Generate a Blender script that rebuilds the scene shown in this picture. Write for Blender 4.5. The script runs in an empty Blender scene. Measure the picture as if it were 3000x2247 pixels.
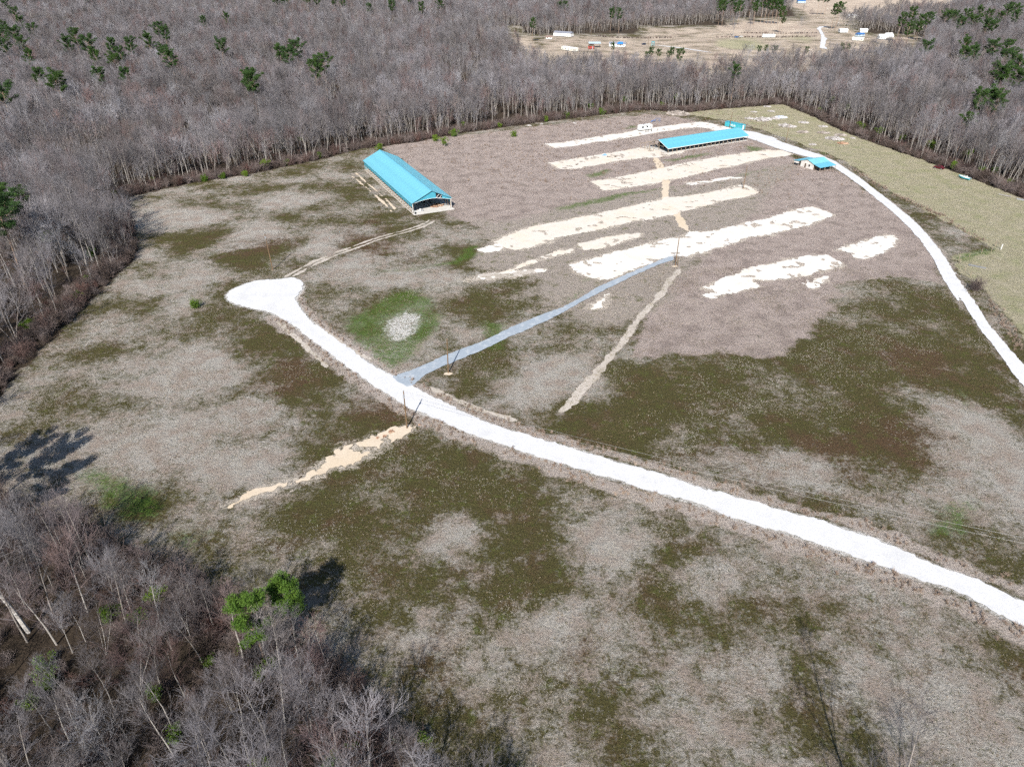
import bpy, bmesh, math, random
import numpy as np
from mathutils import Vector, Matrix, noise as mnoise
from mathutils.geometry import tessellate_polygon

# ---------------------------------------------------------------- camera, sky, sun, exposure
SC = bpy.context.scene
COL = SC.collection
CAM_H, PITCH = 90.0, 32.0
cam = bpy.data.cameras.new("camera"); cam.sensor_width = 36.0; cam.lens = 24.948
cam.clip_start = 1.0; cam.clip_end = 12000.0
camo = bpy.data.objects.new("camera", cam); COL.objects.link(camo)
camo.location = (0, 0, CAM_H); camo.rotation_euler = (math.radians(90 - PITCH), 0, 0)
SC.camera = camo

SUN_EL, SUN_AZ = 39.8, 10.0          # shadows run along +y, 10 degrees towards +x
world = bpy.data.worlds.new("World"); SC.world = world; world.use_nodes = True
wn = world.node_tree.nodes; wl = world.node_tree.links
sky = wn.new("ShaderNodeTexSky"); sky.sky_type = 'NISHITA'; sky.sun_disc = False
sky.sun_elevation = math.radians(SUN_EL); sky.sun_rotation = math.radians(180 + SUN_AZ)
sky.air_density = 1.0; sky.dust_density = 0.6
bg = wn["Background"]; bg.inputs[1].default_value = 0.075
wl.new(sky.outputs[0], bg.inputs[0])
sun = bpy.data.lights.new("sun", 'SUN'); sun.energy = 4.6; sun.angle = math.radians(0.53); sun.color = (1.0, 0.955, 0.89)
suno = bpy.data.objects.new("sun", sun); COL.objects.link(suno); suno.location = (-60, -300, 260)
sd = Vector((math.sin(math.radians(SUN_AZ)) * math.cos(math.radians(SUN_EL)), math.cos(math.radians(SUN_AZ)) * math.cos(math.radians(SUN_EL)), -math.sin(math.radians(SUN_EL))))
suno.rotation_euler = sd.to_track_quat('-Z', 'Y').to_euler()
vs = SC.view_settings
vs.view_transform = 'Standard'; vs.look = 'None'; vs.gamma = 1.0; vs.use_curve_mapping = False
vs.exposure = 0.75
SC.cycles.max_bounces = 4; SC.cycles.diffuse_bounces = 1; SC.cycles.glossy_bounces = 2; SC.cycles.transparent_max_bounces = 4
SC.cycles.use_denoising = False; SC.cycles.use_adaptive_sampling = True; SC.cycles.adaptive_threshold = 0.05
rnd = random.Random(11)
PI = math.pi

# ---------------------------------------------------------------- the survey: outlines on the ground in metres
T = {}
T['white_road'] = [(-85.5, 193.6), (-85.5, 196.5), (-84, 199.4), (-82, 202.4), (-79.1, 204.3), (-75.7, 204.9), (-72.4, 205.5), (-69.6, 206.4), (-66.8, 205.1), (-64.6, 202.4), (-63.6, 198.8), (-63.6, 194.8), (-64, 191.4), (-62.9, 188.6), (-60.4, 183.8), (-57.3, 178.7), (-54.1, 174.8), (-51, 171), (-47.5, 166.8), (-44.2, 163.3), (-41, 159.8), (-37.9, 156.1), (-34.4, 152.5), (-31.6, 149.7), (-29.1, 147.7), (-26.3, 145.2), (-23.2, 142.3), (-20.7, 139.9), (-17.4, 137.1), (-13.8, 134.1), (-10.4, 131.2), (-6.7, 128.7), (-3.1, 126.2), (0.8, 124.3), (4.6, 122.1), (8.6, 120.3), (14.2, 117.8), (20.1, 114.5), (27.4, 111.1), (32.1, 108.7), (36.6, 106), (41.8, 103.6), (46.8, 101.2), (52, 98.5), (56.2, 96.8), (60.4, 94.5), (64.5, 92.3), (67.3, 89.9), (69.3, 87.9), (71.9, 85.7), (75.2, 83.8), (77.7, 81.9), (79.9, 79.6), (82, 77.8), (87.1, 73.6), (83.4, 68.2), (79, 72.9), (76.4, 75.3), (74.9, 77.4), (73.4, 79.2), (70.9, 81), (68, 82.3), (65.2, 84), (62.4, 85.7), (59.4, 87.2), (56.4, 88.9), (53.4, 91), (50.2, 92.8), (46.9, 94.5), (43.5, 96), (40.3, 97.7), (36.1, 100.3), (31.8, 102.7), (28, 104.3), (24.9, 105.8), (21, 108.1), (17, 109.7), (12.1, 112.4), (7, 114.6), (1.8, 117.6), (-3, 120.4), (-7.1, 122.4), (-10.7, 124.7), (-14.4, 127.5), (-17.4, 129.3), (-20.1, 131.2), (-22.9, 133.5), (-25.8, 135.8), (-28.9, 139.2), (-32.5, 142.7), (-37.1, 147.4), (-41.1, 151.7), (-45.3, 156.5), (-51, 163.3), (-54.6, 167.7), (-59.5, 173.3), (-63.2, 177.2), (-66.8, 180.4), (-70.3, 182.8), (-74.4, 184.4), (-77.7, 185.9), (-81, 187.5), (-83.9, 190.3)]
T['grey_road'] = [(-29.3, 147.5), (-27.5, 148.2), (-24.5, 150.2), (-21.3, 153.3), (-17.2, 157.3), (-12.9, 161.1), (-7.3, 165.3), (-0.5, 172.6), (7.6, 180), (14.3, 185.2), (20.5, 192.2), (26, 199.2), (31.6, 204.6), (37.4, 210.3), (43.3, 215.5), (48.4, 220.3), (52.2, 223.8), (54.2, 224.5), (53.7, 221), (48.4, 217.5), (42.8, 212.2), (36.8, 206.5), (31.6, 200.9), (26.6, 195.6), (21.3, 190), (16.1, 183.6), (11.2, 178.5), (5.7, 173.1), (1.2, 168.9), (-3.3, 164.6), (-8.6, 159.4), (-13.3, 155.3), (-17.9, 151.3), (-21.5, 147.5), (-23.4, 143.6), (-24.8, 142.6), (-27.8, 144.9)]
T['track'] = [(-71.1, 206.1), (-70.4, 207.4), (-69.1, 210.2), (-67.4, 213.8), (-64.9, 218.5), (-61.7, 223.4), (-58.9, 227.4), (-53.5, 233.7), (-48.9, 239.6), (-44, 244.4), (-38.7, 248.6), (-34.5, 252.9), (-31.9, 256.7), (-30.4, 260)]
T['farm_road'] = [(124.4, 393.2), (127.2, 389.1), (130.9, 379.6), (134.3, 370), (138.2, 362.6), (142, 355.9), (146, 350), (149.2, 341), (150.3, 327.3), (150.5, 314.4), (150, 300.9), (149.3, 287.3), (148.5, 274), (147.5, 261.9), (146, 250.3), (144.1, 239), (141.3, 227.3), (138.4, 216.6), (135.2, 206.6), (132.7, 197.3), (129.8, 185.6), (134.4, 197), (130.6, 183.7), (127.6, 171.8), (125.3, 160.2), (123.3, 151.2), (121.4, 142.2), (117.5, 122.9), (123.9, 132.7), (127.7, 152.4), (128.2, 156), (129.4, 163.6), (131.4, 173.7), (134.6, 185.8), (138.1, 199.3), (141.6, 210.4), (135.8, 192.1), (138.5, 201.9), (140.7, 210), (143.6, 219.7), (146.1, 229), (148.8, 241.4), (150.9, 253), (152.3, 264.7), (153, 275.8), (153.9, 289.4), (154.4, 303.3), (155.1, 316.9), (154.7, 328.3), (154.8, 343.3), (152.2, 357), (148, 366), (145, 373.6), (141.4, 382.3), (137.8, 396.1), (135.3, 403.3), (132.2, 406.9), (128.8, 409.3)]
T['yard_gravel'] = [(129.2, 405.7), (132.3, 405.7), (134, 402.9), (136.5, 398.6), (140.2, 394.3), (141.3, 389.1), (139.9, 386), (136.7, 387), (134, 390.1), (131.5, 394.3), (129.6, 396.4), (129.3, 399.6)]
T['pad_trailer'] = [(17.3, 379.1), (22.2, 370.4), (29.5, 373.2), (36.4, 377.1), (43.7, 383.1), (51.4, 386.1), (62, 392.3), (73.2, 399.8), (84.8, 408.2), (96.2, 413.8), (104.3, 417.3), (110.9, 414.3), (113.5, 407.5), (116.3, 400.9), (123.3, 398.7), (127.3, 404.1), (123, 416.6), (117.5, 423.7), (110.7, 431.8), (101.8, 427.8), (89.8, 421.3), (81.1, 416.6), (72.7, 413.2), (66.9, 408.6), (61, 403), (52.9, 398.7), (44.8, 393.4), (34.3, 387.1), (26.7, 382.1), (20.8, 380.1)]
T['pad_barn'] = [(17.2, 342), (22.3, 330.8), (30.1, 332.3), (39.3, 337.9), (51.1, 345.4), (63, 350.5), (67.6, 351.3), (70.3, 351.3), (77, 355.7), (85.4, 361.1), (87.1, 369.4), (78.8, 375.2), (71.6, 375.2), (68, 373.2), (58.4, 365.7), (48.4, 360.2), (41, 355.7), (31.4, 349.6), (22.2, 344.5)]
T['pad_middle'] = [(34.6, 311), (39.2, 297.5), (46.8, 300.8), (61.1, 307.5), (68.9, 313.4), (76.4, 317), (93.2, 329.5), (110.8, 341.5), (124.4, 349.9), (136.8, 355.7), (138.5, 358.7), (135.9, 364.7), (130.2, 366.3), (116, 360.2), (103, 354.2), (90, 347), (77.3, 338.7), (64.8, 329.5), (52.2, 320.6), (41.8, 314.6)]
T['pad_pole'] = [(-6.3, 237.2), (-3.6, 242), (1.1, 247.7), (6.4, 252.9), (12.5, 256.4), (20, 260), (26.4, 264.6), (34.4, 269.3), (41.1, 273.2), (48, 277.2), (54.9, 281.6), (64.1, 288.1), (69.7, 289.2), (74.3, 291.4), (79.2, 293.7), (85.2, 297.1), (93.4, 301.8), (97.2, 305.4), (101.1, 306.6), (103.3, 301.8), (103.2, 294.8), (97.2, 290.3), (92.3, 287), (87.3, 284.8), (83.2, 281.6), (77.3, 277.9), (73.5, 275.4), (69.7, 272.8), (65.4, 270.8), (63.7, 267.9), (62.8, 267.4), (55.9, 263.6), (48, 260), (41.4, 256.4), (34.9, 252), (28.7, 248.6), (22.5, 245.3), (16.5, 242), (12.4, 238), (10.6, 235.7), (6.6, 232.6), (1, 231.1), (-3.4, 232.6)]
T['pad_long'] = [(19.4, 216.9), (21, 210.9), (23.7, 207.1), (28.6, 205.6), (32.8, 206.5), (36.9, 210.9), (43.4, 216.2), (52.3, 224.5), (55.4, 224.8), (58.9, 224.4), (61.3, 225.5), (66.1, 229.2), (69.4, 231.5), (74.3, 233.9), (79.6, 237.8), (84.9, 242.8), (92.5, 245), (103.6, 250.6), (112, 256.4), (124.2, 266.1), (122.4, 271.2), (119, 276), (113.2, 273.8), (104.3, 267.4), (95.8, 261.2), (88.3, 257.6), (82.5, 254), (76.1, 250.6), (69, 247.2), (65.3, 248.3), (60.3, 242.8), (55.3, 240.4), (47.1, 235.7), (41, 231.9), (33.8, 227.4), (27.3, 222.4), (22.7, 219.6)]
T['pad_white'] = [(57.5, 199.3), (62, 201.7), (69, 208.3), (73.3, 211.8), (82.2, 216.2), (91, 221.7), (99.3, 224.9), (105.6, 224.5), (108.1, 218), (105.3, 214.4), (98.8, 211.8), (93.4, 208.3), (85.8, 205.8), (78.6, 204.2), (76.2, 205), (74.4, 203.4), (75.8, 199.3), (72.3, 198.6), (68.4, 196.2), (63, 195.5), (58.9, 191.7), (56.2, 193.9), (61.1, 195.5)]
T['pad_east'] = [(110.8, 230.4), (117.6, 234.4), (123.8, 238.5), (132.2, 243.9), (136.5, 245), (137.2, 240.7), (132.5, 234.4), (127.3, 229.4), (121.9, 225.5), (116.7, 221.7), (113.9, 223.6), (115.8, 226.4), (113.7, 228.4)]
T['pad_small'] = [(90.4, 201.7), (96.9, 206.7), (100.2, 208.3), (98.3, 205), (93.5, 199.3), (91.3, 198.6)]
T['sand_strip'] = [(75.4, 308.7), (85.6, 312.2), (97.4, 318.2), (101.9, 317), (95, 314.1), (81, 306.4), (76.7, 305.2)]
T['sand_patch'] = [(22.9, 235.7), (27.7, 238.8), (33.9, 242.8), (40, 245.3), (46.5, 246.1), (45.3, 242), (39, 238), (34, 234.1), (29.1, 230.4), (24.7, 230.4)]
T['sand_low'] = [(-3.2, 210.9), (2, 216.2), (10.2, 224.5), (15.9, 229.6), (21.5, 231.9), (20.1, 227.4), (12.3, 223.1), (4.6, 215.5), (-0.6, 210.9)]
T['sand_swath'] = [(-10.8, 209), (-4.7, 210.9), (4.6, 212.2), (10.8, 213.5), (9.7, 211.6), (1.9, 208.3), (-5.6, 205.8), (-10.7, 205.2)]
T['sand_swath2'] = [(-16.1, 205.2), (-8.1, 209), (-3, 210.3), (11, 213.8), (10.9, 211.6), (-0.5, 207.1), (-8, 204.8), (-13, 204)]
T['sand_end'] = [(-11, 230.4), (-5.6, 235.7), (-3.3, 234.9), (-3.8, 230.4), (-8.7, 227.4)]
T['sand_near'] = [(22.6, 186.2), (26.2, 191.7), (28.3, 193.9), (27.4, 189.5), (25.9, 185.2), (23.1, 184.1)]
T['sand_path'] = [(69.5, 352.8), (69.6, 338.5), (69.1, 323.2), (67.1, 309.1), (64.7, 297.1), (63, 285.9), (63, 275.4), (63.7, 267.9), (63.7, 258), (64.1, 248.2)]
T['bare_strip'] = [(54.2, 213.5), (50.2, 206.5), (47.5, 200.9), (44.2, 193.9), (39.4, 185.2), (35.5, 178), (32.5, 172.2), (30.4, 166.6), (25.2, 157.3), (19.8, 146.7), (13.8, 136.3), (10.5, 131)]
T['washout'] = [(-23.1, 126.6), (-26.5, 125.4), (-29.7, 122.7), (-33.1, 120.7), (-36.1, 117.8), (-37.3, 115.2), (-38.4, 112.4), (-40.3, 111.1), (-41.8, 108.7), (-44.1, 107.8), (-47, 106.1), (-50, 104.9), (-51.6, 103.6), (-51.4, 101.8), (-53, 100.3), (-51.1, 102.1), (-48.7, 103.6), (-45.8, 104.9), (-43, 106.7), (-39.9, 108), (-37.8, 109.7), (-35.3, 111.8), (-32.5, 113.1), (-30.4, 115.7), (-28.1, 117.9), (-25, 121.7), (-22.1, 124), (-21.4, 126.2)]
T['ruts'] = [(-53, 279.2), (-50.6, 275.1), (-45.3, 267.3)]
T['ruts_a'] = [(-73, 321.8), (-62.7, 302.7), (-52.8, 283.6), (-46.4, 269.2)]
T['ruts_b'] = [(-71.2, 324.8), (-61.1, 304.7), (-51, 285.4), (-45.2, 270.9)]
T['old_path'] = [(-53.3, 173.3), (-47.7, 167.7), (-42, 160.7), (-35.8, 155.7)]
T['old_path2'] = [(-65.9, 177.2), (-58.1, 167.7), (-49.4, 156.5), (-45.9, 151.7)]
T['old_path3'] = [(-19.8, 142.7), (-14.9, 138.5), (-9.1, 133.8), (-3.1, 130.6), (1.2, 128.4)]
T['z_pink'] = [(-66.6, 380.3), (-26.6, 397.8), (25.1, 426.4), (83.1, 454.7), (103.2, 442.7), (119.1, 418), (132, 390.4), (137.3, 348.1), (147.7, 334.1), (150.6, 304.7), (151.4, 272), (147.9, 246.1), (140.7, 222), (133.7, 199.7), (130.6, 204.9), (121.2, 209.6), (104.6, 204.9), (93.9, 188.3), (84.7, 177.9), (78.3, 167), (70.1, 157), (63.5, 154.7), (59.5, 161.4), (54.7, 161.4), (44, 156.6), (28.9, 158.2), (38.1, 177.9), (50, 206.7), (60.6, 222), (58.2, 258.5), (31.7, 239.1), (-2.7, 243.7), (-22.1, 261.1), (-27.7, 286.6), (-42.1, 313)]
T['z_tan'] = [(-18.8, 263.8), (-1, 258.5), (36.8, 286.6), (79, 306.1), (135.9, 343.8), (97.8, 274.8), (60.6, 222), (38.5, 180.7), (28.7, 175), (18.6, 177.9), (3.3, 193.1), (10.6, 203.2), (-14.6, 218), (-7.5, 239.1)]
T['z_pasture'] = [(84.9, 465.8), (133.3, 474.4), (174.8, 484.9), (181.9, 446.6), (184, 403.3), (190.4, 377.3), (197.7, 348.1), (203.7, 321.8), (209.8, 286.6), (211.4, 239.1), (133.4, 130.1), (136.6, 167), (142.6, 193.1), (143.7, 216.1), (149, 226.1), (165.5, 230.3), (162.8, 269.2), (159.1, 306.1), (159.7, 348.1), (146.8, 390.4), (132.9, 430.1), (110.2, 449.3)]
T['z_verge_low'] = [(-66.3, 178.7), (-58.8, 170.5), (-50.4, 160.7), (-42.1, 150.9), (-32.2, 141.3), (-25.6, 134.4), (-19.9, 129.6), (-14.3, 125.9), (-7.1, 121), (6.9, 112.6), (16.8, 107.8), (24.6, 103.6), (31.4, 100.6), (43, 94.2), (52.6, 88.9), (58.6, 85.4), (64.4, 82.1), (72.2, 77), (78, 71.2)]
T['z_verge_up'] = [(-65, 200), (-61.9, 189.7), (-54.7, 177.2), (-47.9, 168.6), (-38.2, 157.7), (-20.9, 142), (-14, 135.8), (-6.7, 130.6), (0.8, 126.2), (8.7, 122.1), (16.1, 118.5), (27.7, 112.8), (37.1, 108.1), (47.4, 103), (56, 98.1), (65.4, 94.2), (72.9, 87.6), (83.4, 80.1)]
T['z_green'] = [[(-48, 177.9), (-42.5, 186.7), (-34.6, 198), (-28.4, 199), (-22.6, 189.9), (-18.9, 177.9), (-21.5, 164.4), (-27.2, 152.4), (-29, 148.4), (-33.6, 152.4), (-37.7, 159.4), (-45.7, 169.6)], [(-42.9, 212.2), (-34.3, 214.2), (-26.3, 216.9), (-20.3, 221.7), (-16.6, 231.9), (-11.8, 237.2), (-10, 233.4), (-12.3, 223.1), (-16.8, 217.5), (-24, 214.9), (-33, 212), (-41.5, 210.3)], [(-89.2, 110.6), (-81.6, 112.1), (-72.2, 107.8), (-64.9, 101.1), (-64.9, 94.9), (-75, 98.5)], [(-60.7, 94.9), (-55.2, 93.7), (-54.8, 88.1), (-58, 90.3)], [(69.7, 345.6), (93, 360.2), (101.4, 363.2), (95.4, 354.2), (78.3, 344.2)], [(118.4, 377.4), (126.3, 374.2), (129.4, 366.3), (118.7, 361.7)], [(32.8, 321.9), (43.7, 332.1), (47.7, 329.5), (42.3, 319.4), (34.5, 317)], [(14.6, 273.7), (39.2, 291.7), (64.3, 303), (66.5, 300.8), (44.9, 286.3), (18.7, 270.7)], [(67, 303.4), (78.8, 308.7), (79.8, 307.1), (67.5, 299)], [(101.1, 321.9), (118.2, 332.1), (117, 328.2), (101.9, 319.4)], [(105.4, 140.8), (107.6, 140.1), (105, 134), (102.8, 134.7)], [(47.6, 203.4), (49.6, 203.4), (48.7, 201.2), (47.3, 201.5)], [(35.9, 180), (39.8, 187.3), (39.9, 185.2), (36.6, 179)], [(131.5, 416.5), (135.7, 408.5), (139.6, 396.4), (139.3, 395.3), (134.5, 406.2), (130.8, 414.2)], [(152.8, 365.5), (157.2, 360.6), (157.1, 357), (152.2, 357)], [(61.3, 413.2), (68.9, 422.5), (73.7, 419.7), (64.6, 410.9)], [(149, 226.1), (168, 234.6), (165.1, 228.2), (146.3, 218)], [(-8.5, 177.9), (-0.8, 175), (-1.9, 159.4), (-8, 161.9)], [(163.5, 251.9), (165.5, 253), (165, 251.4), (162.9, 249.8)], [(74.5, 96.1), (84.6, 102.4), (88.2, 101.1), (81.6, 93.7), (74.4, 92.5)], [(15.1, 189.5), (18.9, 196.2), (21.8, 196.2), (19.4, 190.6), (16.4, 187.8)], [(21.5, 204.6), (25, 209.6), (25.6, 205.8), (22.3, 202.1)], [(-49.5, 52.2), (-47.6, 54.7), (-44.9, 51.1), (-47, 49.2)]]
T['z_gravelspeck'] = [(-39.2, 175), (-30.8, 189.9), (-21.5, 177.9), (-25.1, 164.4), (-30.5, 159.4), (-36.5, 167)]
T['blob_pale'] = [((-133.8, 263.8), 22), ((-105.6, 206.7), 14), ((-77.2, 150.1), 18), ((-75.6, 119.8), 20), ((-75.9, 143.7), 16), ((-56.4, 112.1), 12), ((-97.7, 150.1), 10), ((-8, 93.7), 7), ((15.7, 90.3), 8), ((30.1, 81.8), 6), ((50.4, 63), 9), ((58.2, 61.5), 9), ((53, 57.3), 6), ((60.3, 53.4), 8), ((36.6, 65.2), 8), ((6.7, 73.4), 8), ((16.3, 70), 5), ((97.2, 112.1), 14), ((57.2, 112.1), 10), ((97.3, 130.1), 12), ((-60.4, 130.1), 10), ((-36.9, 239.1), 12), ((-52.5, 218), 14), ((-92.1, 248.5), 14), ((-92.2, 286.6), 14), ((-31.7, 159.4), 12), ((-64.4, 230.3), 10), ((-15.4, 206.7), 14), ((-35.8, 206.7), 10), ((10.6, 148), 12), ((19, 141.6), 10), ((4.7, 137.6), 8)]
T['blob_olive'] = [((-36, 116.7), 14), ((-65.1, 159.4), 14), ((-9.9, 112.1), 14), ((13.4, 112.1), 12), ((19.6, 126.5), 14), ((47.6, 137.6), 20), ((81, 154.7), 26), ((100.7, 159.4), 24), ((120.8, 175), 20), ((38, 143.7), 16), ((61.2, 130.1), 18), ((78.2, 133.8), 22), ((113.5, 150.1), 20), ((-55.7, 234.6), 10), ((-87.1, 222), 14), ((-0.5, 90.3), 9), ((25.9, 79.9), 8), ((-18.1, 102.4), 10), ((-36.5, 98.5), 8), ((-16.3, 222), 12), ((-7.7, 193.1), 14), ((-110.5, 239.1), 14), ((-46.4, 150.1), 8), ((-37.5, 243.7), 12), ((-50.5, 139.6), 8), ((3.4, 83.8), 9), ((-27.7, 97.3), 9), ((32.3, 75.2), 6), ((-57.8, 150.1), 10)]
T['blob_brown'] = [((-54.9, 148), 9), ((-30.1, 133.8), 8), ((-89.2, 239.1), 14), ((-45.3, 230.3), 14), ((85.1, 119.8), 12), ((66, 118.2), 8), ((102, 154.7), 10), ((46.4, 113.6), 8), ((-11.4, 67.6), 5), ((9.9, 67.6), 4), ((60.9, 63), 6), ((-57.4, 243.7), 14)]
T['open_field'] = [(-159.5, 287.9), (-141.8, 306.8), (-115.3, 325.5), (-92.9, 347.2), (-76.6, 368.7), (-50, 382.3), (-26.9, 403.3), (-1.6, 419.2), (25.5, 435), (54.4, 450.6), (81.8, 464.4), (106.3, 457.4), (131.8, 468.6), (174.3, 483.4), (181, 444), (183.6, 402.2), (190, 376.3), (197.7, 348.1), (203.7, 321.8), (209.8, 286.6), (214.6, 222), (330, 60), (260, 20), (30, 20), (3.9, 44.9), (-2.4, 46.1), (-6.8, 48.6), (-11.7, 53.3), (-15.8, 57.9), (-20.9, 62.9), (-27.8, 68.4), (-33.8, 71.4), (-42, 75.9), (-51, 81.2), (-60.6, 86.5), (-76.2, 94.6), (-92.4, 101.7), (-119.4, 119.8), (-118.6, 137.6), (-120.9, 146.9), (-121.8, 164.9), (-123.4, 187.4), (-125.6, 222), (-131.7, 239.1), (-156.2, 280.6)]
T['clear_farm'] = [(-8.6, 915.2), (29.6, 850.9), (55.8, 868.3), (96.9, 895.9), (124.5, 905.4), (162.9, 945.6), (226.7, 983.6), (318.1, 1062.5), (395.3, 1146.6), (441.8, 1244.5), (468.8, 1370.2), (700, 1425.3), (713.3, 1339.1), (627.9, 1185.6), (428.1, 1012.6), (388.7, 956.2), (418.2, 895.9), (447.9, 859.5), (348.3, 665.9), (307.3, 653.3), (275.3, 641.1), (247.2, 606.9), (214.6, 606.9), (178.5, 606.9), (124.8, 557), (68.4, 591.1), (33.7, 601.6), (9.1, 641.1)]
T['clear_topleft'] = [(-845.1, 1425.3), (-701.6, 1425.3), (-675.5, 1370.2), (-803.7, 1359.7)]
T['clear_mid'] = [(-42.1, 945.6), (-3.4, 967), (24.4, 945.6), (-8.4, 895.9), (-40, 895.9)]
T['clear_top'] = [(518.9, 1522.9), (868.4, 1522.9), (613.8, 1131.7), (562, 1161.9), (445.6, 1299.7)]
T['z_fartan'] = [(272.7, 1058.1), (222.7, 853.7), (236.5, 842.4), (302.3, 892.7), (347.1, 892.7), (364.3, 956.2), (334.2, 993.1), (307.8, 1008.6), (287.8, 993.1), (264.6, 963.4)]
T['z_fargreen'] = [(219.9, 842.4), (248, 848), (283.8, 845.2), (333.5, 853.7), (316.1, 804.7), (298.8, 784.6), (271, 794.5), (214.4, 747), (193.4, 733.8)]
T['far_lane'] = [(141.2, 786.6), (154, 776.4), (167.1, 761.5), (179.9, 741.2), (188, 729.8)]
T['far_lane2'] = [(73.8, 883.4), (87.3, 872.3), (103.5, 856.8), (123.3, 846.3)]
T['far_drive'] = [(387.5, 971.1), (375.3, 965.7), (363.5, 941.7), (357.1, 918.9), (344, 876.3), (331.6, 841.4), (313.1, 793.6), (301.9, 764.5), (304.4, 750.7), (312.2, 778.8), (330.4, 824.9), (338.6, 841.4), (340.4, 854.1), (350.5, 885.4), (365.9, 934), (371.6, 949.6)]
T['far_drive2'] = [(335.6, 841.4), (339.1, 831), (345.5, 824.9), (353.7, 820.8)]
T['pines_w'] = [((-484.3, 754.3), 1), ((-494.9, 798.8), 1), ((-425, 669.5), 1), ((-385.3, 615.1), 1), ((-381.4, 587.6), 1), ((-347.5, 556.2), 1), ((-440, 678.1), 1), ((-446, 733.8), 1), ((-291, 469.5), 1), ((-255.1, 425.6), 1), ((-350.6, 615.1), 1), ((-359, 645.2), 1), ((-322.7, 594.2), 1), ((-290.2, 541.1), 1), ((-315.9, 615.1), 1), ((-298.1, 608), 1), ((-285, 564.7), 1), ((-273.6, 530), 1), ((-329.8, 733.8), 1), ((-307.5, 695.7), 1), ((-293.1, 629.8), 1), ((-255.4, 568.4), 1), ((-235.2, 533.3), 1), ((-316.2, 810.7), 1), ((-299.9, 835.6), 1), ((-220.6, 590.2), 1), ((-169, 568.4), 1), ((-157.1, 568.4), 1), ((-157.5, 544.5), 1), ((-123.8, 507), 1), ((-122.2, 473.9), 1), ((-154.9, 452.7), 1), ((-145.2, 425.6), 1), ((-646.3, 1021.5), 1), ((-564.9, 904.6), 1), ((-263.2, 388.7), 1), ((-237.7, 469.5), 1), ((-253.3, 469.5), 1), ((-318.1, 1081), 1), ((-306.5, 1072.7), 1), ((-299.5, 1081), 1), ((-276.6, 1089.4), 1), ((-260.2, 1072.7), 1), ((-240.3, 1081), 1), ((-174.3, 985.3), 1), ((-147.2, 974.9), 1), ((-140.2, 1102.3), 1), ((-92, 1021.5), 1), ((-223.7, 1060.4), 1), ((-109.8, 968), 1), ((-673.1, 1124.4), 1), ((-595.5, 1124.4), 1), ((-149.8, 201.2), 1), ((-157.6, 212.3), 0.9), ((-175.6, 250.1), 0.6)]
T['pines_e'] = [((397.1, 808.3), 1), ((437.3, 870.2), 1), ((366.1, 727.2), 1), ((381.3, 743.2), 1), ((426.7, 814.8), 1), ((427.5, 828), 1), ((455.4, 834.7), 1), ((489.7, 885.1), 1), ((473.1, 848.6), 1), ((444.7, 783.4), 1), ((494.1, 862.8), 1), ((468.4, 802), 1), ((515.7, 877.6), 1), ((446.4, 743.2), 1), ((458.5, 754.3), 1), ((517.5, 862.8), 1), ((519.2, 848.6), 1), ((555.3, 892.8), 1), ((523.3, 828), 1), ((595.2, 941.7), 1), ((614.6, 986.4), 1), ((346.2, 596.5), 1), ((328.6, 562.2), 1), ((361.8, 585.8), 1), ((375, 589.3), 1), ((343.9, 543.4), 1), ((325.3, 495.8), 1), ((351.4, 546.4), 1), ((338.4, 568.8), 1), ((291.1, 457.6), 1), ((293.5, 455.4), 1), ((299, 451), 1), ((318.3, 596.5), 1), ((247.1, 389.9), 1), ((241.2, 387.2), 1), ((248.2, 382.7), 1), ((223.8, 364.6), 0.75), ((145.7, 500.1), 0.75), ((128.4, 592.8), 0.75)]
T['pines_f'] = [((314.4, 1004.7), 1.1), ((318, 1000.8), 1.1), ((321.5, 996.9), 1.1), ((324.9, 993.1), 1.1), ((328.8, 993.1), 1.1), ((331.5, 989.3), 1.1), ((302, 890.9), 1), ((305.1, 892.7), 0.6), ((429.2, 1122), 1), ((433.7, 1120.1), 1), ((439.6, 1122), 1), ((378, 935.3), 1), ((379.7, 928.5), 1), ((271.8, 1056.4), 1), ((284.4, 1067.2), 1), ((256.8, 986.4), 1), ((256.7, 968), 1), ((289.7, 1056.4), 1), ((270.2, 968), 1), ((278.6, 977.2), 1), ((314.5, 1035.5), 1), ((300.9, 986.4), 1), ((321.1, 1078.2), 1), ((214.7, 676.2), 0.45), ((223.1, 684.5), 0.45), ((231.8, 684.5), 0.45), ((254, 672.1), 0.45), ((292, 688.8), 0.45), ((301.5, 697.4), 0.45), ((287.5, 672.1), 0.45), ((278, 660.1), 0.45), ((111.1, 637.6), 0.5), ((115.5, 648.7), 0.5), ((122.7, 648.7), 0.5), ((129.6, 641.3), 0.5), ((134.3, 652.4), 0.5), ((88.2, 684), 0.5), ((21, 812), 0.9), ((112.7, 905.2), 0.9), ((120.8, 893), 0.9), ((61.6, 1031.6), 0.9), ((67.6, 1021.1), 0.9), ((361.1, 1087.3), 0.9)]
T['pines_n'] = [((-35.7, 66), 1), ((-33.2, 71), 1), ((-98, 99), 1.25), ((-104.5, 103), 1.1), ((-91.5, 93.5), 1.15)]
T['syc'] = (-74.1, 72.1)
T['lone'] = [(241.7, 859.5, 1.35), (261.2, 956.2, 1.2), (273.9, 908.7, 1.1), (320.8, 880.4, 1), (381.3, 1016.6, 0.8), (408.3, 1122, 0.8)]
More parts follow.
